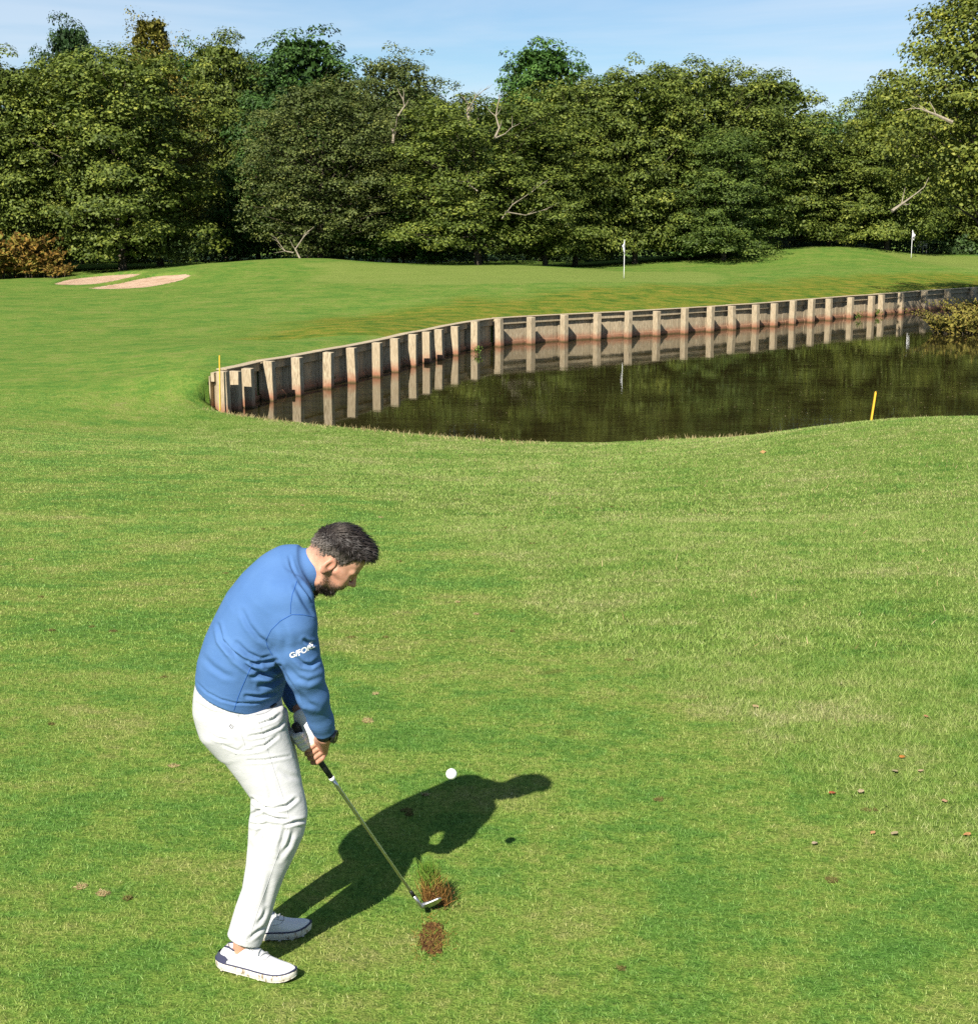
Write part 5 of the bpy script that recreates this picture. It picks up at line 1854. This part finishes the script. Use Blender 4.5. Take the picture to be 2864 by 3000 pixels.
# clod of turf thrown up in front of the club head
tc = Vector(at(1268, 2610, 5.40))
clod = empty("flying_turf", tuple(tc))
tag(clod, "brown and green clod of turf thrown up by the club head", "turf")
def lumpy(c, r, seed, sq=(1, 1, 1)):
    rr = random.Random(seed)
    bm = bmesh.new(); bmesh.ops.create_icosphere(bm, subdivisions=3, radius=1.0)
    ph = [rr.uniform(0, 6) for _ in range(6)]
    for v in bm.verts:
        q = v.co
        k = 1 + .22 * math.sin(3 * q.x + ph[0]) * math.sin(3.3 * q.y + ph[1]) + .16 * math.sin(7 * q.z + ph[2] + 4 * q.x) + .10 * math.sin(13 * q.x + ph[3]) * math.sin(12 * q.y + ph[4])
        v.co = Vector((q.x * sq[0], q.y * sq[1], q.z * sq[2])) * r * k + Vector(c)
    me = bpy.data.meshes.new("soil"); bm.to_mesh(me); bm.free()
    set_leafvar(me, np.random.default_rng(seed).beta(2, 3, len(me.polygons)))
    return me
link_mesh("soil", lumpy((.006, .012, -.010), .030, 3, (1.1, .8, 1.25)), MAT_SOIL, clod)
link_mesh("soil", lumpy((-.010, .010, .030), .022, 4, (1.0, .8, 1.2)), MAT_SOIL, clod)
link_mesh("soil", lumpy((.032, .004, -.046), .020, 5, (1.2, .8, .8)), MAT_SOIL, clod)
n = 1900
t_ = rg.uniform(0, 1, n)
P = np.stack([-.022 + .038 * (1 - t_) + rg.normal(size=n) * (.012 + .014 * (1 - t_)), rg.normal(size=n) * .016 + .01, -.062 + .135 * t_], 1)
D = np.stack([rg.normal(size=n) * .35 - .15, rg.normal(size=n) * .3 + .1, rg.uniform(.5, 1.3, n)], 1)
link_mesh("torn_blades", blade_mesh("torn_blades", P, D, rg.uniform(.022, .065, n), rg.uniform(.0014, .0030, n), np.clip(t_ ** 1.6 * .9 + rg.normal(size=n) * .18, 0, 1), rg), MAT_TURFBIT, clod)['kind'] = 'stuff'
n = 160
P = np.stack([.03 + rg.normal(size=n) * .035, rg.normal(size=n) * .03 + .01, -.045 + rg.normal(size=n) * .025], 1)
link_mesh("soil_crumbs", blade_mesh("soil_crumbs", P, rg.normal(size=(n, 3)), rg.uniform(.004, .012, n), rg.uniform(.003, .006, n), rg.uniform(0, .8, n), rg), MAT_SOIL, clod)['kind'] = 'stuff'

# fresh divot in the turf
def soil_patch(name, cx, cy, lx, ly, rot, parent, seed, mat, n_bl=260, blade_l=(.008, .022), raise_=.006, tone=(2, 3)):
    r = np.random.default_rng(seed)
    g = 40 if lx > .07 else 18
    V, Q = [], []
    ca, sa = math.cos(rot), math.sin(rot)
    z0 = gz(cx, cy)
    ph = r.uniform(0, 6, 5)
    V.append((cx, cy, z0 + raise_))
    rows = 14 if lx > .07 else 6
    for i in range(1, rows + 1):
        for k in range(g):
            a = 2 * math.pi * k / g
            e = 1 + .14 * math.sin(3 * a + ph[0]) + .12 * math.sin(5 * a + ph[1]) + .09 * math.sin(9 * a + ph[2]) + .10 * math.sin(17 * a + ph[3])
            rr = i / rows * e
            x = rr * lx / 2 * abs(math.cos(a)) ** .7 * (1 if math.cos(a) >= 0 else -1); y = rr * ly / 2 * abs(math.sin(a)) ** .7 * (1 if math.sin(a) >= 0 else -1)
            z = raise_ * (1 if i < rows else .2) + r.uniform(-.5, .5) * raise_ * (i < rows)
            V.append((cx + x * ca - y * sa, cy + x * sa + y * ca, z0 + max(z, .0005) + .003))
    F3 = [(0, 1 + k, 1 + (k + 1) % g) for k in range(g)]
    F4 = [(1 + i * g + k, 1 + (i + 1) * g + k, 1 + (i + 1) * g + (k + 1) % g, 1 + i * g + (k + 1) % g) for i in range(rows - 1) for k in range(g)]
    me = mesh_from(name, V, F3 + F4)
    set_leafvar(me, r.beta(*tone, len(me.polygons)) * .75)
    o = link_mesh(name, me, mat, parent)
    if n_bl:
        a = r.uniform(0, 6.28, n_bl); q = np.sqrt(r.uniform(0, 1.15, n_bl))
        x = q * lx / 2 * np.cos(a); y = q * ly / 2 * np.sin(a)
        P = np.stack([cx + x * ca - y * sa, cy + x * sa + y * ca, np.full(n_bl, z0 + .002)], 1)
        D = np.stack([r.normal(size=n_bl) * 1.1, r.normal(size=n_bl) * 1.1, r.uniform(.15, .8, n_bl)], 1)
        b = link_mesh("dead_blades", blade_mesh("dead_blades", P, D, r.uniform(*blade_l, n_bl), r.uniform(.0018, .0034, n_bl), r.uniform(.3, 1, n_bl), r), mat, o)
        b['kind'] = 'stuff'
    return o
MAT_SCUFF = make_var("scuffed_turf", [(0, (.05, .040, .012)), (.5, (.095, .085, .025)), (1, (.16, .15, .045))])
MAT_STRAW = make_var("straw_bits", [(0, (.14, .10, .035)), (.5, (.27, .21, .095)), (1, (.42, .35, .19))])
dv = on_level(1266, 2752, 0)
dvo = soil_patch("divot", dv.x, dv.y, .078, .24, math.radians(2), None, 5, MAT_SOIL, 420, (.006, .020), .0015)
for j, (ox, oy, la, lb) in enumerate(((-.012, -.05, .05, .09), (.014, .02, .045, .10), (-.008, .085, .06, .06))):
    soil_patch("soil_clod", dv.x + ox, dv.y + oy, la, lb, .5 * j, dvo, 60 + j, MAT_SOIL, 0, raise_=.006)
r_ = np.random.default_rng(91)
n = 620
q_ = np.stack([dv.x + r_.normal(size=n) * .034, dv.y + r_.normal(size=n) * .085, np.full(n, .003)], 1)
link_mesh("torn_blades", blade_mesh("torn_blades", q_, np.stack([r_.normal(size=n) * .9, r_.normal(size=n) * .7, r_.uniform(.2, 1, n)], 1), r_.uniform(.012, .032, n), r_.uniform(.0012, .0024, n), np.clip(r_.normal(.38, .25, n), 0, 1), r_), MAT_TURFBIT, dvo)['kind'] = 'stuff'
tag(dvo, "fresh reddish-brown divot in the turf behind the club head", "divot")
# old scars and straw in the fairway belong to the ground
scars = [(508, 2246, .055, .022, 1), (1930, 2345, .05, .03, 0), (2545, 2375, .085, .022, 0), (2435, 2580, .055, .035, 0), (330, 1850, .06, .03, 0), (270, 1838, .04, .02, 0), (152, 1848, .05, .025, 0),
         (1030, 1868, .05, .03, 0), (1128, 1868, .03, .02, 0), (1075, 2113, .07, .05, 1), (1350, 1752, .03, .02, 0), (1340, 1765, .03, .015, 1), (885, 1480, .05, .03, 1), (1115, 1515, .06, .03, 1), (660, 1680, .05, .03, 0),
         (1170, 1645, .04, .02, 0), (1560, 1592, .08, .03, 0), (1840, 1935, .05, .03, 0), (300, 2620, .06, .03, 1), (238, 2600, .05, .03, 1), (375, 2634, .04, .02, 0), (1190, 2376, .06, .025, 0), (1200, 2388, .04, .02, 0),
         (150, 2123, .03, .02, 0), (1100, 2034, .03, .02, 1), (2060, 2045, .05, .025, 0), (1480, 1545, .05, .03, 0), (1395, 1800, .04, .02, 1), (640, 1790, .03, .02, 0), (1820, 2840, .03, .02, 0), (1245, 2330, .03, .012, 1),
         (1500, 1850, .03, .02, 0), (120, 1750, .05, .02, 0), (90, 1640, .05, .02, 1), (480, 1985, .03, .02, 0), (770, 1310 + 240, .05, .02, 0), (1690, 1275 + 210, .04, .03, 0), (1790, 1482, .05, .03, 0), (1820, 1482, .04, .03, 0)]
for i, (x, y, a, b, pale) in enumerate(scars):
    # find where that spot of turf lies
    z = 0.0
    for _ in range(6):
        p = on_level(x, y, z); z = gz(p.x, p.y)
    soil_patch("turf_scar", p.x, p.y, a * .80, b * 1.5, random.uniform(-.4, .4), ground, 100 + i, MAT_STRAW if pale else MAT_SCUFF, 110, (.008, .022), .0015, (2, 3) if pale else (2, 3))

# ------------------------------------------------------------------ fallen leaves
leaf_list = [(2212, 2076, .030, (.62, .42, .22), "pale tan fallen leaf on the rough nearest the fairway edge"),
             (2437, 2330, .028, (.50, .12, .05), "rust red fallen leaf beside the dark hole in the rough"),
             (2642, 2224, .026, (.62, .24, .05), "orange fallen leaf farthest up the rough"),
             (2696, 2265, .027, (.66, .46, .27), "pale curled fallen leaf at right, beyond the red one"),
             (2620, 2266, .030, (.52, .42, .24), "straw coloured ragged fallen leaf next to the orange one"),
             (2520, 2325, .030, (.55, .43, .25), "beige torn fallen leaf just above the dark hole"),
             (2766, 2354, .022, (.60, .36, .20), "small tan fallen leaf at the far right of the rough"),
             (2832, 2452, .026, (.62, .30, .12), "orange-brown fallen leaf at the right frame edge"),
             (2556, 2447, .020, (.58, .32, .14), "small light brown fallen leaf below the dark hole"),
             (2712, 2105, .024, (.56, .27, .13), "small rusty fallen leaf high on the right rough"),
             (2620, 2450, .028, (.50, .40, .22), "pale crumpled fallen leaf right of the small brown one"),
             (2385, 2478, .022, (.55, .42, .28), "pinkish beige fallen leaf on the mown fairway"),
             (2235, 1327, .10, (.62, .36, .14), "orange fallen leaf on the bank near the pond")]
for i, (x, y, s, c, lab) in enumerate(leaf_list):
    z = 0.0
    for _ in range(6):
        p = on_level(x, y, z); z = gz(p.x, p.y)
    rr = random.Random(i)
    pts = [(0, -.5), (.22, -.32), (.30, -.02), (.20, .24), (.04, .5), (-.16, .26), (-.30, .04), (-.20, -.30)]
    V = [Vector((0, 0, .12 * s))]
    for a, b in pts:
        V.append(Vector((a * s * 1.9 * rr.uniform(.85, 1.2), b * s * 1.4 * rr.uniform(.9, 1.15), s * rr.uniform(.02, .20))))
    nV = len(V)
    V += [v - Vector((0, 0, .0008)) for v in V]
    Fc = [(0, 1 + k, 1 + (k + 1) % 8) for k in range(8)] + [(nV, nV + 1 + (k + 1) % 8, nV + 1 + k) for k in range(8)] + [(1 + k, nV + 1 + k, nV + 1 + (k + 1) % 8, 1 + (k + 1) % 8) for k in range(8)]
    o = link_mesh("fallen_leaf", mesh_from("fallen_leaf", V, Fc), simple_mat("dry_leaf", tuple(k * .55 for k in c), .7, .2, var=.25, scale=60))
    o.location = (p.x, p.y, z + .012); o.rotation_euler = (rr.uniform(-.2, .2), rr.uniform(-.2, .2), rr.uniform(0, 6))
    tag(o, lab, "leaf", "leaves fallen on the grass")

# ------------------------------------------------------------------ hazard stakes
MAT_YELLOW = simple_mat("yellow_paint", (.72, .40, .035), .6, .3, var=.08)
def stake(base_px, top_px, Y, label, w=.055, col=MAT_YELLOW):
    t = at(*top_px, Y); b = at(*base_px, Y)
    zb = min(gz(b.x, Y), b.z)
    root = empty("hazard_stake", (b.x, Y, zb))
    tag(root, label, "stake", "yellow hazard stakes")
    ax = t - Vector((b.x, Y, zb)); L = ax.length
    me = box_mesh("shaft", w, w * .5, L + .1, .004)
    for v in me.vertices: v.co.z -= .1
    o = link_mesh("shaft", me, col, root)
    o.rotation_euler = ax.to_track_quat('Z', 'Y').to_euler()
    cap = box_mesh("chamfered_top", w * .72, w * .36, .025, .006)
    for v in cap.vertices: v.co.z += L - .004
    o2 = link_mesh("chamfered_top", cap, col, root); o2.rotation_euler = o.rotation_euler
    return root
stake((2551, 1230), (2564, 1150), 27.0, "yellow hazard stake leaning right on the near bank of the pond", .055)
stake((639, 1205), (643, 1043), 34.8, "yellow hazard stake at the left end of the timber wall", .05)

# ------------------------------------------------------------------ flagsticks
MAT_POLE = simple_mat("white_pole", (.80, .80, .80), .4, .4, var=.02)
def flag_cloth_mat():
    m = NT("flag_cloth")
    oc = m.objco()
    ch = m.n('ShaderNodeTexChecker'); ch.inputs['Scale'].default_value = 6.5
    m.l(oc, ch.inputs['Vector'])
    c = m.mix(m.math('MULTIPLY', ch.outputs['Fac'], .85), (.82, .82, .83), (.10, .10, .12))
    return m.done(m.principled(c, .8, .1))
MAT_FLAG = flag_cloth_mat()
def flagstick(px, base_y, top_y, Y, label, wide):
    b = at(px, base_y, Y); t = at(px, top_y, Y)
    zb = gz(b.x, Y)
    root = empty("flagstick", (b.x, Y, zb))
    tag(root, label, "flagstick", "white flagsticks on the greens")
    H_f = t.z - zb
    v, f = tube([(0, 0, -.1), (0, 0, .4), (0, 0, H_f)], [.016, .013, .010], 10)
    link_mesh("pole", mesh_from("pole", v, f), MAT_POLE, root, True)
    v, f = tube([(0, 0, -.08), (0, 0, .004)], [.054, .054], 20)
    link_mesh("cup", mesh_from("cup", v, f), MAT_DARK, root, True)
    # cloth hanging in folds beside the pole
    V, Q = [], []
    nu, nv = 13, 12
    for j in range(nv):
        tz = j / (nv - 1)
        for i in range(nu):
            a = i / (nu - 1)
            sag = a * (.10 + .22 * a)
            x = wide * (a * (1 - .25 * tz) * .55 + .012)  + .035 * math.sin(a * 9 + tz * 3) * a
            y = -.05 * math.sin(a * 13 + tz * 2) * (.3 + a)
            z = H_f - .02 - tz * .36 - sag * .9
            V.append((-x if wide < .2 else x * (1 if i % 2 else .9), y, z))
    for j in range(nv - 1):
        for i in range(nu - 1):
            k = j * nu + i
            Q.append((k, k + 1, k + 1 + nu, k + nu))
    fl = link_mesh("flag", mesh_from("flag", V, Q), MAT_FLAG, root, True)
    md = fl.modifiers.new("cloth", 'SOLIDIFY'); md.thickness = .004
    v, f = tube([(0, 0, H_f), (0, 0, H_f + .03)], [.014, .006], 10)
    link_mesh("finial", mesh_from("finial", v, f), MAT_POLE, root, True)
    return root
flagstick(1827, 815, 703, 71.8, "near white flagstick with limp flag on the main green", .12)
flagstick(2668, 757, 674, 97.0, "far white flagstick with bunched checked flag on the right green", .32)

# ------------------------------------------------------------------ paling fence, bench
MAT_PALE = simple_mat("grey_pale", (.13, .105, .075), .9, .1, var=.3, scale=3)
f0, f1 = at(2040, 722, 108.0), at(2570, 716, 110.0)
fence = empty("paling_fence", (f0.x, f0.y, gz(f0.x, f0.y)))
tag(fence, "low wooden paling fence in the shade under the alders", "fence", kind='thing')
nP = 96
pale_me = box_mesh("pale", .085, .02, 1.25, .004); pale_me.materials.append(MAT_PALE)
for i in range(nP):
    q = f0.lerp(f1, i / (nP - 1))
    o = bpy.data.objects.new("pale", pale_me); COL.objects.link(o); o.parent = fence
    o.location = Vector((q.x, q.y, gz(q.x, q.y) + .05)) - fence.location
    o.rotation_euler = (0, random.uniform(-.03, .03), .15)
for h in (.35, 1.0):
    v, f = tube([Vector((0, .03, h)), Vector((f1.x - f0.x, f1.y - f0.y + .03, h + gz(f1.x, f1.y) - gz(f0.x, f0.y)))], .04, 4)
    link_mesh("rail", mesh_from("rail", v, f), MAT_PALE, fence)
MAT_BENCH = simple_mat("silvered_teak", (.42, .38, .31), .8, .2, var=.15, scale=8)
bb = at(2694, 742, 104.5)
bench = empty("bench", (bb.x, 104.5, gz(bb.x, 104.5)), math.radians(200))
tag(bench, "small weathered wooden bench at the edge of the wood beside the far flagstick", "bench")
def bpart(name, sx, sy, sz, loc, tilt=0):
    o = link_mesh(name, box_mesh(name, sx, sy, sz, .004), MAT_BENCH, bench)
    o.location = loc; o.rotation_euler = (tilt, 0, 0)
for x in (-.36, .36):
    for y in (-.2, .2):
        bpart("leg", .06, .06, .42 if y < 0 else .85, (x, y, 0))
    bpart("armrest", .06, .45, .03, (x, -.02, .60))
for k in range(4): bpart("seat_slat", .74, .085, .022, (0, -.17 + k * .1, .42))
for k in range(3): bpart("back_slat", .70, .02, .085, (0, .215, .50 + k * .12), -.08)

# ------------------------------------------------------------------ bracken, waterside shrub, tufts
def frond_plant(name, x, y, zb, h, rad, n_stem, tints, label, cat, group, seed, leaf=(.03, .012), arch=.6):
    """arching stems with leaflets along both sides"""
    r = np.random.default_rng(seed)
    root = empty(name, (x, y, zb))
    tag(root, label, cat, group)
    stems, LP, LD, LL = [], [], [], []
    for i in range(n_stem):
        a = r.uniform(0, 6.28); q = rad * math.sqrt(r.uniform(0, 1)) * .6
        b = np.array((q * math.cos(a), q * math.sin(a), 0.0))
        L = h * r.uniform(.55, 1.1)
        d = np.array((math.cos(a), math.sin(a), 0)) * arch * r.uniform(.3, 1.2) + r.normal(size=3) * (.15, .15, 0)
        pts = [b + np.array((0, 0, 1)) * L * t * (1 - .25 * t) + d * L * t * t for t in np.linspace(0, 1, 6)]
        stems.append(tube(pts, [.012, .011, .009, .007, .005, .002], 4, False))
        for t in np.linspace(.22, 1, 13):
            k = t * 5; j = min(4, int(k)); p = pts[j] + (pts[j + 1] - pts[j]) * (k - j)
            tan = pts[j + 1] - pts[j]; side = np.cross(tan, (0, 0, 1.0)) + 1e-6; side /= np.linalg.norm(side)
            for sg in (-1, 1):
                LP.append(p); LD.append(side * sg + tan / np.linalg.norm(tan) * .5 + r.normal(size=3) * .35); LL.append(leaf[0] * 10 * (1.15 - t) * h * r.uniform(.6, 1.2))
    v, f = join_vf(stems)
    link_mesh("stems", mesh_from("stems", v, f), MAT_BARK, root)
    n = len(LP)
    m = make_var(name + "_leaf", tints, .75)
    o = link_mesh("foliage", blade_mesh("foliage", np.array(LP), np.array(LD), np.array(LL), np.full(n, leaf[1] * 6 * h), r.uniform(0, 1, n), r, .5), m, root)
    return root
FERN = [(0, (.060, .040, .010)), (.35, (.150, .085, .018)), (.65, (.230, .140, .028)), (1, (.145, .155, .030))]
for i, (px, top, Y, rad, n_, lab) in enumerate(((20, 655, 85.5, 1.7, 70, "tall yellow-brown bracken clump at the left frame edge"), (110, 705, 84.5, 1.3, 60, "rust coloured bracken clump left of the bunkers"),
                                          (175, 762, 83.5, 1.1, 50, "low orange bracken clump nearest the far bunker"), (-40, 700, 84, 1.5, 40, "bracken clump cut by the left frame edge"))):
    p = at(px, top, Y); zbase_ = gz(p.x, Y)
    frond_plant('bracken', p.x, Y, zbase_, (p.z - zbase_) * 1.05, rad, n_, FERN, lab, 'bracken', 'bracken at the left of the wood', 400 + i)
SEDGE = [(0, (.060, .062, .012)), (.4, (.150, .135, .024)), (.75, (.235, .200, .045)), (1, (.120, .075, .020))]
p = on_level(2815, 978, ZW)
frond_plant('shrub', p.x, p.y + .6, ZW - .1, 1.35, 1.5, 90, SEDGE, "yellowish waterside shrub reaching over the pond at right", 'shrub', 'shrubs by the pond', 410, (.016, .010), .8)
p = on_level(2900, 965, ZW)
frond_plant('shrub', p.x, p.y + 1.0, ZW - .1, 1.7, 1.7, 90, SEDGE, "waterside shrub cut by the right frame edge", 'shrub', 'shrubs by the pond', 411, (.016, .010), .7)
MAT_WEED = make_var("weed_leaf", [(0, (.03, .07, .012)), (1, (.13, .20, .03))], .6)
weeds = [(962, 1113, 12, "weed with pale leaves at the foot of a sunlit wall post"), (1708, 972, 10, "small green weed rooted halfway up the wall boards"), (1815, 969, 14, "leafy green weed on the wall left of a post"),
         (1400, 1026, 9, "fringe of weed at the waterline by the wall bend"), (2515, 925, 10, "tuft of weed at the waterline near the shaded wall end"), (2572, 915, 14, "twiggy reddish weed at the last sunlit post")]
for i, (x, y, n_, lab) in enumerate(weeds):
    p = on_level(x, y + 12, ZW)
    tN = np.argmin(np.hypot(WP[:, 0] - p.x, WP[:, 1] - p.y))
    q = at(x, y, p.y + .1)
    r = np.random.default_rng(50 + i)
    n = n_ * 9
    P = np.array([(q.x, q.y, q.z)]) + r.normal(size=(n, 3)) * (.075, .03, .07)
    D = r.normal(size=(n, 3)) + np.array((0, -.8, .4))
    o = link_mesh("weed", blade_mesh("weed", P, D, r.uniform(.04, .10, n), r.uniform(.02, .04, n), r.uniform(0, 1, n), r), MAT_WEED)
    tag(o, lab, "weed", "weeds growing from the wall")

# ------------------------------------------------------------------ grass blades
def make_blade_mat():
    m = NT("grass_blade")
    z = m.attr("zone").outputs['Color']
    c = turf_colour(m, z)
    v = m.attr("leafvar").outputs['Fac']
    c = m.mix(1.0, c, m.ramp(v, [(0.0, (.30, .38, .34)), (.40, (.95, 1.0, 1.0)), (.80, (1.50, 1.40, 1.9)), (1.0, (2.1, 1.8, 3.4))]), 'MULTIPLY')
    g = m.n('ShaderNodeNewGeometry').outputs['Normal']
    vm = m.n('ShaderNodeVectorMath'); vm.operation = 'SCALE'; vm.inputs['Scale'].default_value = .45; m.l(g, vm.inputs[0])
    va = m.n('ShaderNodeVectorMath'); va.operation = 'ADD'; va.inputs[1].default_value = (0, 0, .75); m.l(vm.outputs[0], va.inputs[0])
    vn = m.n('ShaderNodeVectorMath'); vn.operation = 'NORMALIZE'; m.l(va.outputs[0], vn.inputs[0])
    return m.done(m.principled(c, .6, .12, normal=vn.outputs[0]))
MAT_BLADE = make_blade_mat()
def scatter(y0, y1, dens, rng):
    hw = lambda y: .335 * y + .35
    n = int(dens * (hw(y0) + hw(y1)) * (y1 - y0))
    y = np.sqrt(rng.uniform(y0 * y0, y1 * y1, n))
    x = rng.uniform(-1, 1, n) * hw(y)
    return np.stack([x, y], 1)
def ground_fast(xy):
    """height and zones by lookup in the ground grid"""
    ix = np.clip(np.searchsorted(gx, xy[:, 0]) - 1, 0, nx - 2); iy = np.clip(np.searchsorted(gy, xy[:, 1]) - 1, 0, ny - 2)
    tx = (xy[:, 0] - gx[ix]) / (gx[ix + 1] - gx[ix]); ty = (xy[:, 1] - gy[iy]) / (gy[iy + 1] - gy[iy])
    def lk(a):
        a = a.reshape(ny, nx)
        return (a[iy, ix] * (1 - tx) + a[iy, ix + 1] * tx) * (1 - ty) + (a[iy + 1, ix] * (1 - tx) + a[iy + 1, ix + 1] * tx) * ty
    return lk(gzv), lk(zr), lk(zg), lk(zb)
def grass_object(name, y0, y1, dens, h, w, seed, label):
    r = np.random.default_rng(seed)
    xy = scatter(y0, y1, dens, r)
    # clumps: thin out by noise
    k = .5 + .5 * zone_noise(xy, 9.0, seed + 1)
    xy = xy[r.uniform(0, 1, len(xy)) < .55 + .45 * k]
    # nothing grows in the fresh divot, under the shoes or in the pond
    ok = ~((np.abs(xy[:, 0] - dv.x + r.normal(size=len(xy)) * .008) < .034) & (np.abs(xy[:, 1] - dv.y + r.normal(size=len(xy)) * .015) < .11))
    for (hx, hy), (tx_, ty_) in (((-.967, 4.927), (-.672, 4.834)), ((-.945, 5.125), (-.662, 5.192))):
        ok &= seg_dist(xy, np.array([(hx, hy), (tx_, ty_)])) > .035
    xy = xy[ok]
    z, a, b, c = ground_fast(xy)
    ok = z > ZW + .06
    xy, z, a, b, c = xy[ok], z[ok], a[ok], b[ok], c[ok]
    n = len(xy)
    H_ = h * r.uniform(.55, 1.3, n) * (1 + np.where(xy[:, 1] < 10, .85, .45) * a)
    W_ = w * r.uniform(.7, 1.3, n)
    th = r.uniform(0, np.pi, n)
    s = np.stack([np.cos(th), np.sin(th) * .6, np.zeros(n)], 1) * W_[:, None] * .5
    lean = r.normal(size=(n, 2)) * .55
    P = np.column_stack([xy, z - .002])
    T = P + np.column_stack([lean * H_[:, None], H_])
    V = np.stack([P - s, P + s, T], 1).reshape(-1, 3)
    me = mesh_np(name, V, np.arange(n * 3).reshape(-1, 3))
    var = np.clip(r.beta(2.2, 2.6, n) + .10 * a * (r.uniform(0, 1, n) < .3), 0, 1)
    set_leafvar(me, var)
    at_ = me.attributes.new("zone", 'FLOAT_COLOR', 'FACE')
    at_.data.foreach_set('color', np.stack([a, b, c, np.ones(n)], 1).astype(np.float32).ravel())
    o = link_mesh(name, me, MAT_BLADE)
    tag(o, label, None, kind='stuff')
    return o
grass_object("grass", 4.3, 9.0, 9000, .0150, .0034, 31, "short mown grass blades round the golfer")
grass_object("grass", 9.0, 16.0, 3600, .0165, .0056, 32, "mown grass blades beyond the golfer")
grass_object("grass", 16.0, 34.6, 1100, .0185, .0090, 33, "grass blades running down to the pond")

# dry stalks in the rough
r = np.random.default_rng(77)
def stalks(name, xy, hl, wl, seed, label):
    r = np.random.default_rng(seed)
    z, a, b, c = ground_fast(xy)
    ok = (a > .6) & (z > ZW + .08)
    xy, z = xy[ok], z[ok]
    n = len(xy)
    P = np.column_stack([xy, z])
    D = np.column_stack([r.normal(size=(n, 2)) * .55, np.ones(n)])
    o = link_mesh(name, blade_mesh(name, P, D, r.uniform(*hl, n), r.uniform(*wl, n), r.beta(3, 2, n), r, .25), MAT_STRAW)
    tag(o, label, None, kind='stuff')
q = scatter(6.5, 30.5, 20, r)
ed = np.interp(q[:, 1], rough_edge[:, 1], rough_edge[:, 0])
q = q[(r.uniform(0, 1, len(q)) < np.clip((q[:, 0] - ed) / 5.0, .03, 1)) & (zone_noise(q, 1.1, 9) > -.35)]
stalks("dry_stalks", q, (.03, .075), (.0035, .0065), 78, "straw coloured dry stalks scattered through the rough")
# bank edge fringe
tt = r.uniform(0, 1, 1500)
fi = tt * (len(front_pts) - 6); k = fi.astype(int); fr = (fi - k)[:, None]
q = front_pts[k] * (1 - fr) + front_pts[k + 1] * fr + r.normal(size=(1500, 2)) * .10 - np.array((0, .30))
stalks("bank_fringe", q, (.04, .14), (.006, .012), 79, "longer grass fringe along the near edge of the pond")

# specks floating on the pond
n = 900
q = np.stack([r.uniform(-4, 16, n), r.uniform(31, 60, n)], 1)
q = q[(sdist(q, pond_poly) < -.4) & (zone_noise(q, .5, 4) > -.1)]
n = len(q)
P = np.column_stack([q, np.full(n, ZW + .004)])
me = leaves_mesh("floating_specks", P, np.tile(np.array([(0, 0, 1.0)]), (n, 1)), r.uniform(.02, .06, n), r)
set_leafvar(me, r.uniform(.3, 1, n))
tag(link_mesh("floating_specks", me, MAT_STRAW), "specks of leaf and seed floating on the pond", None, kind='stuff')
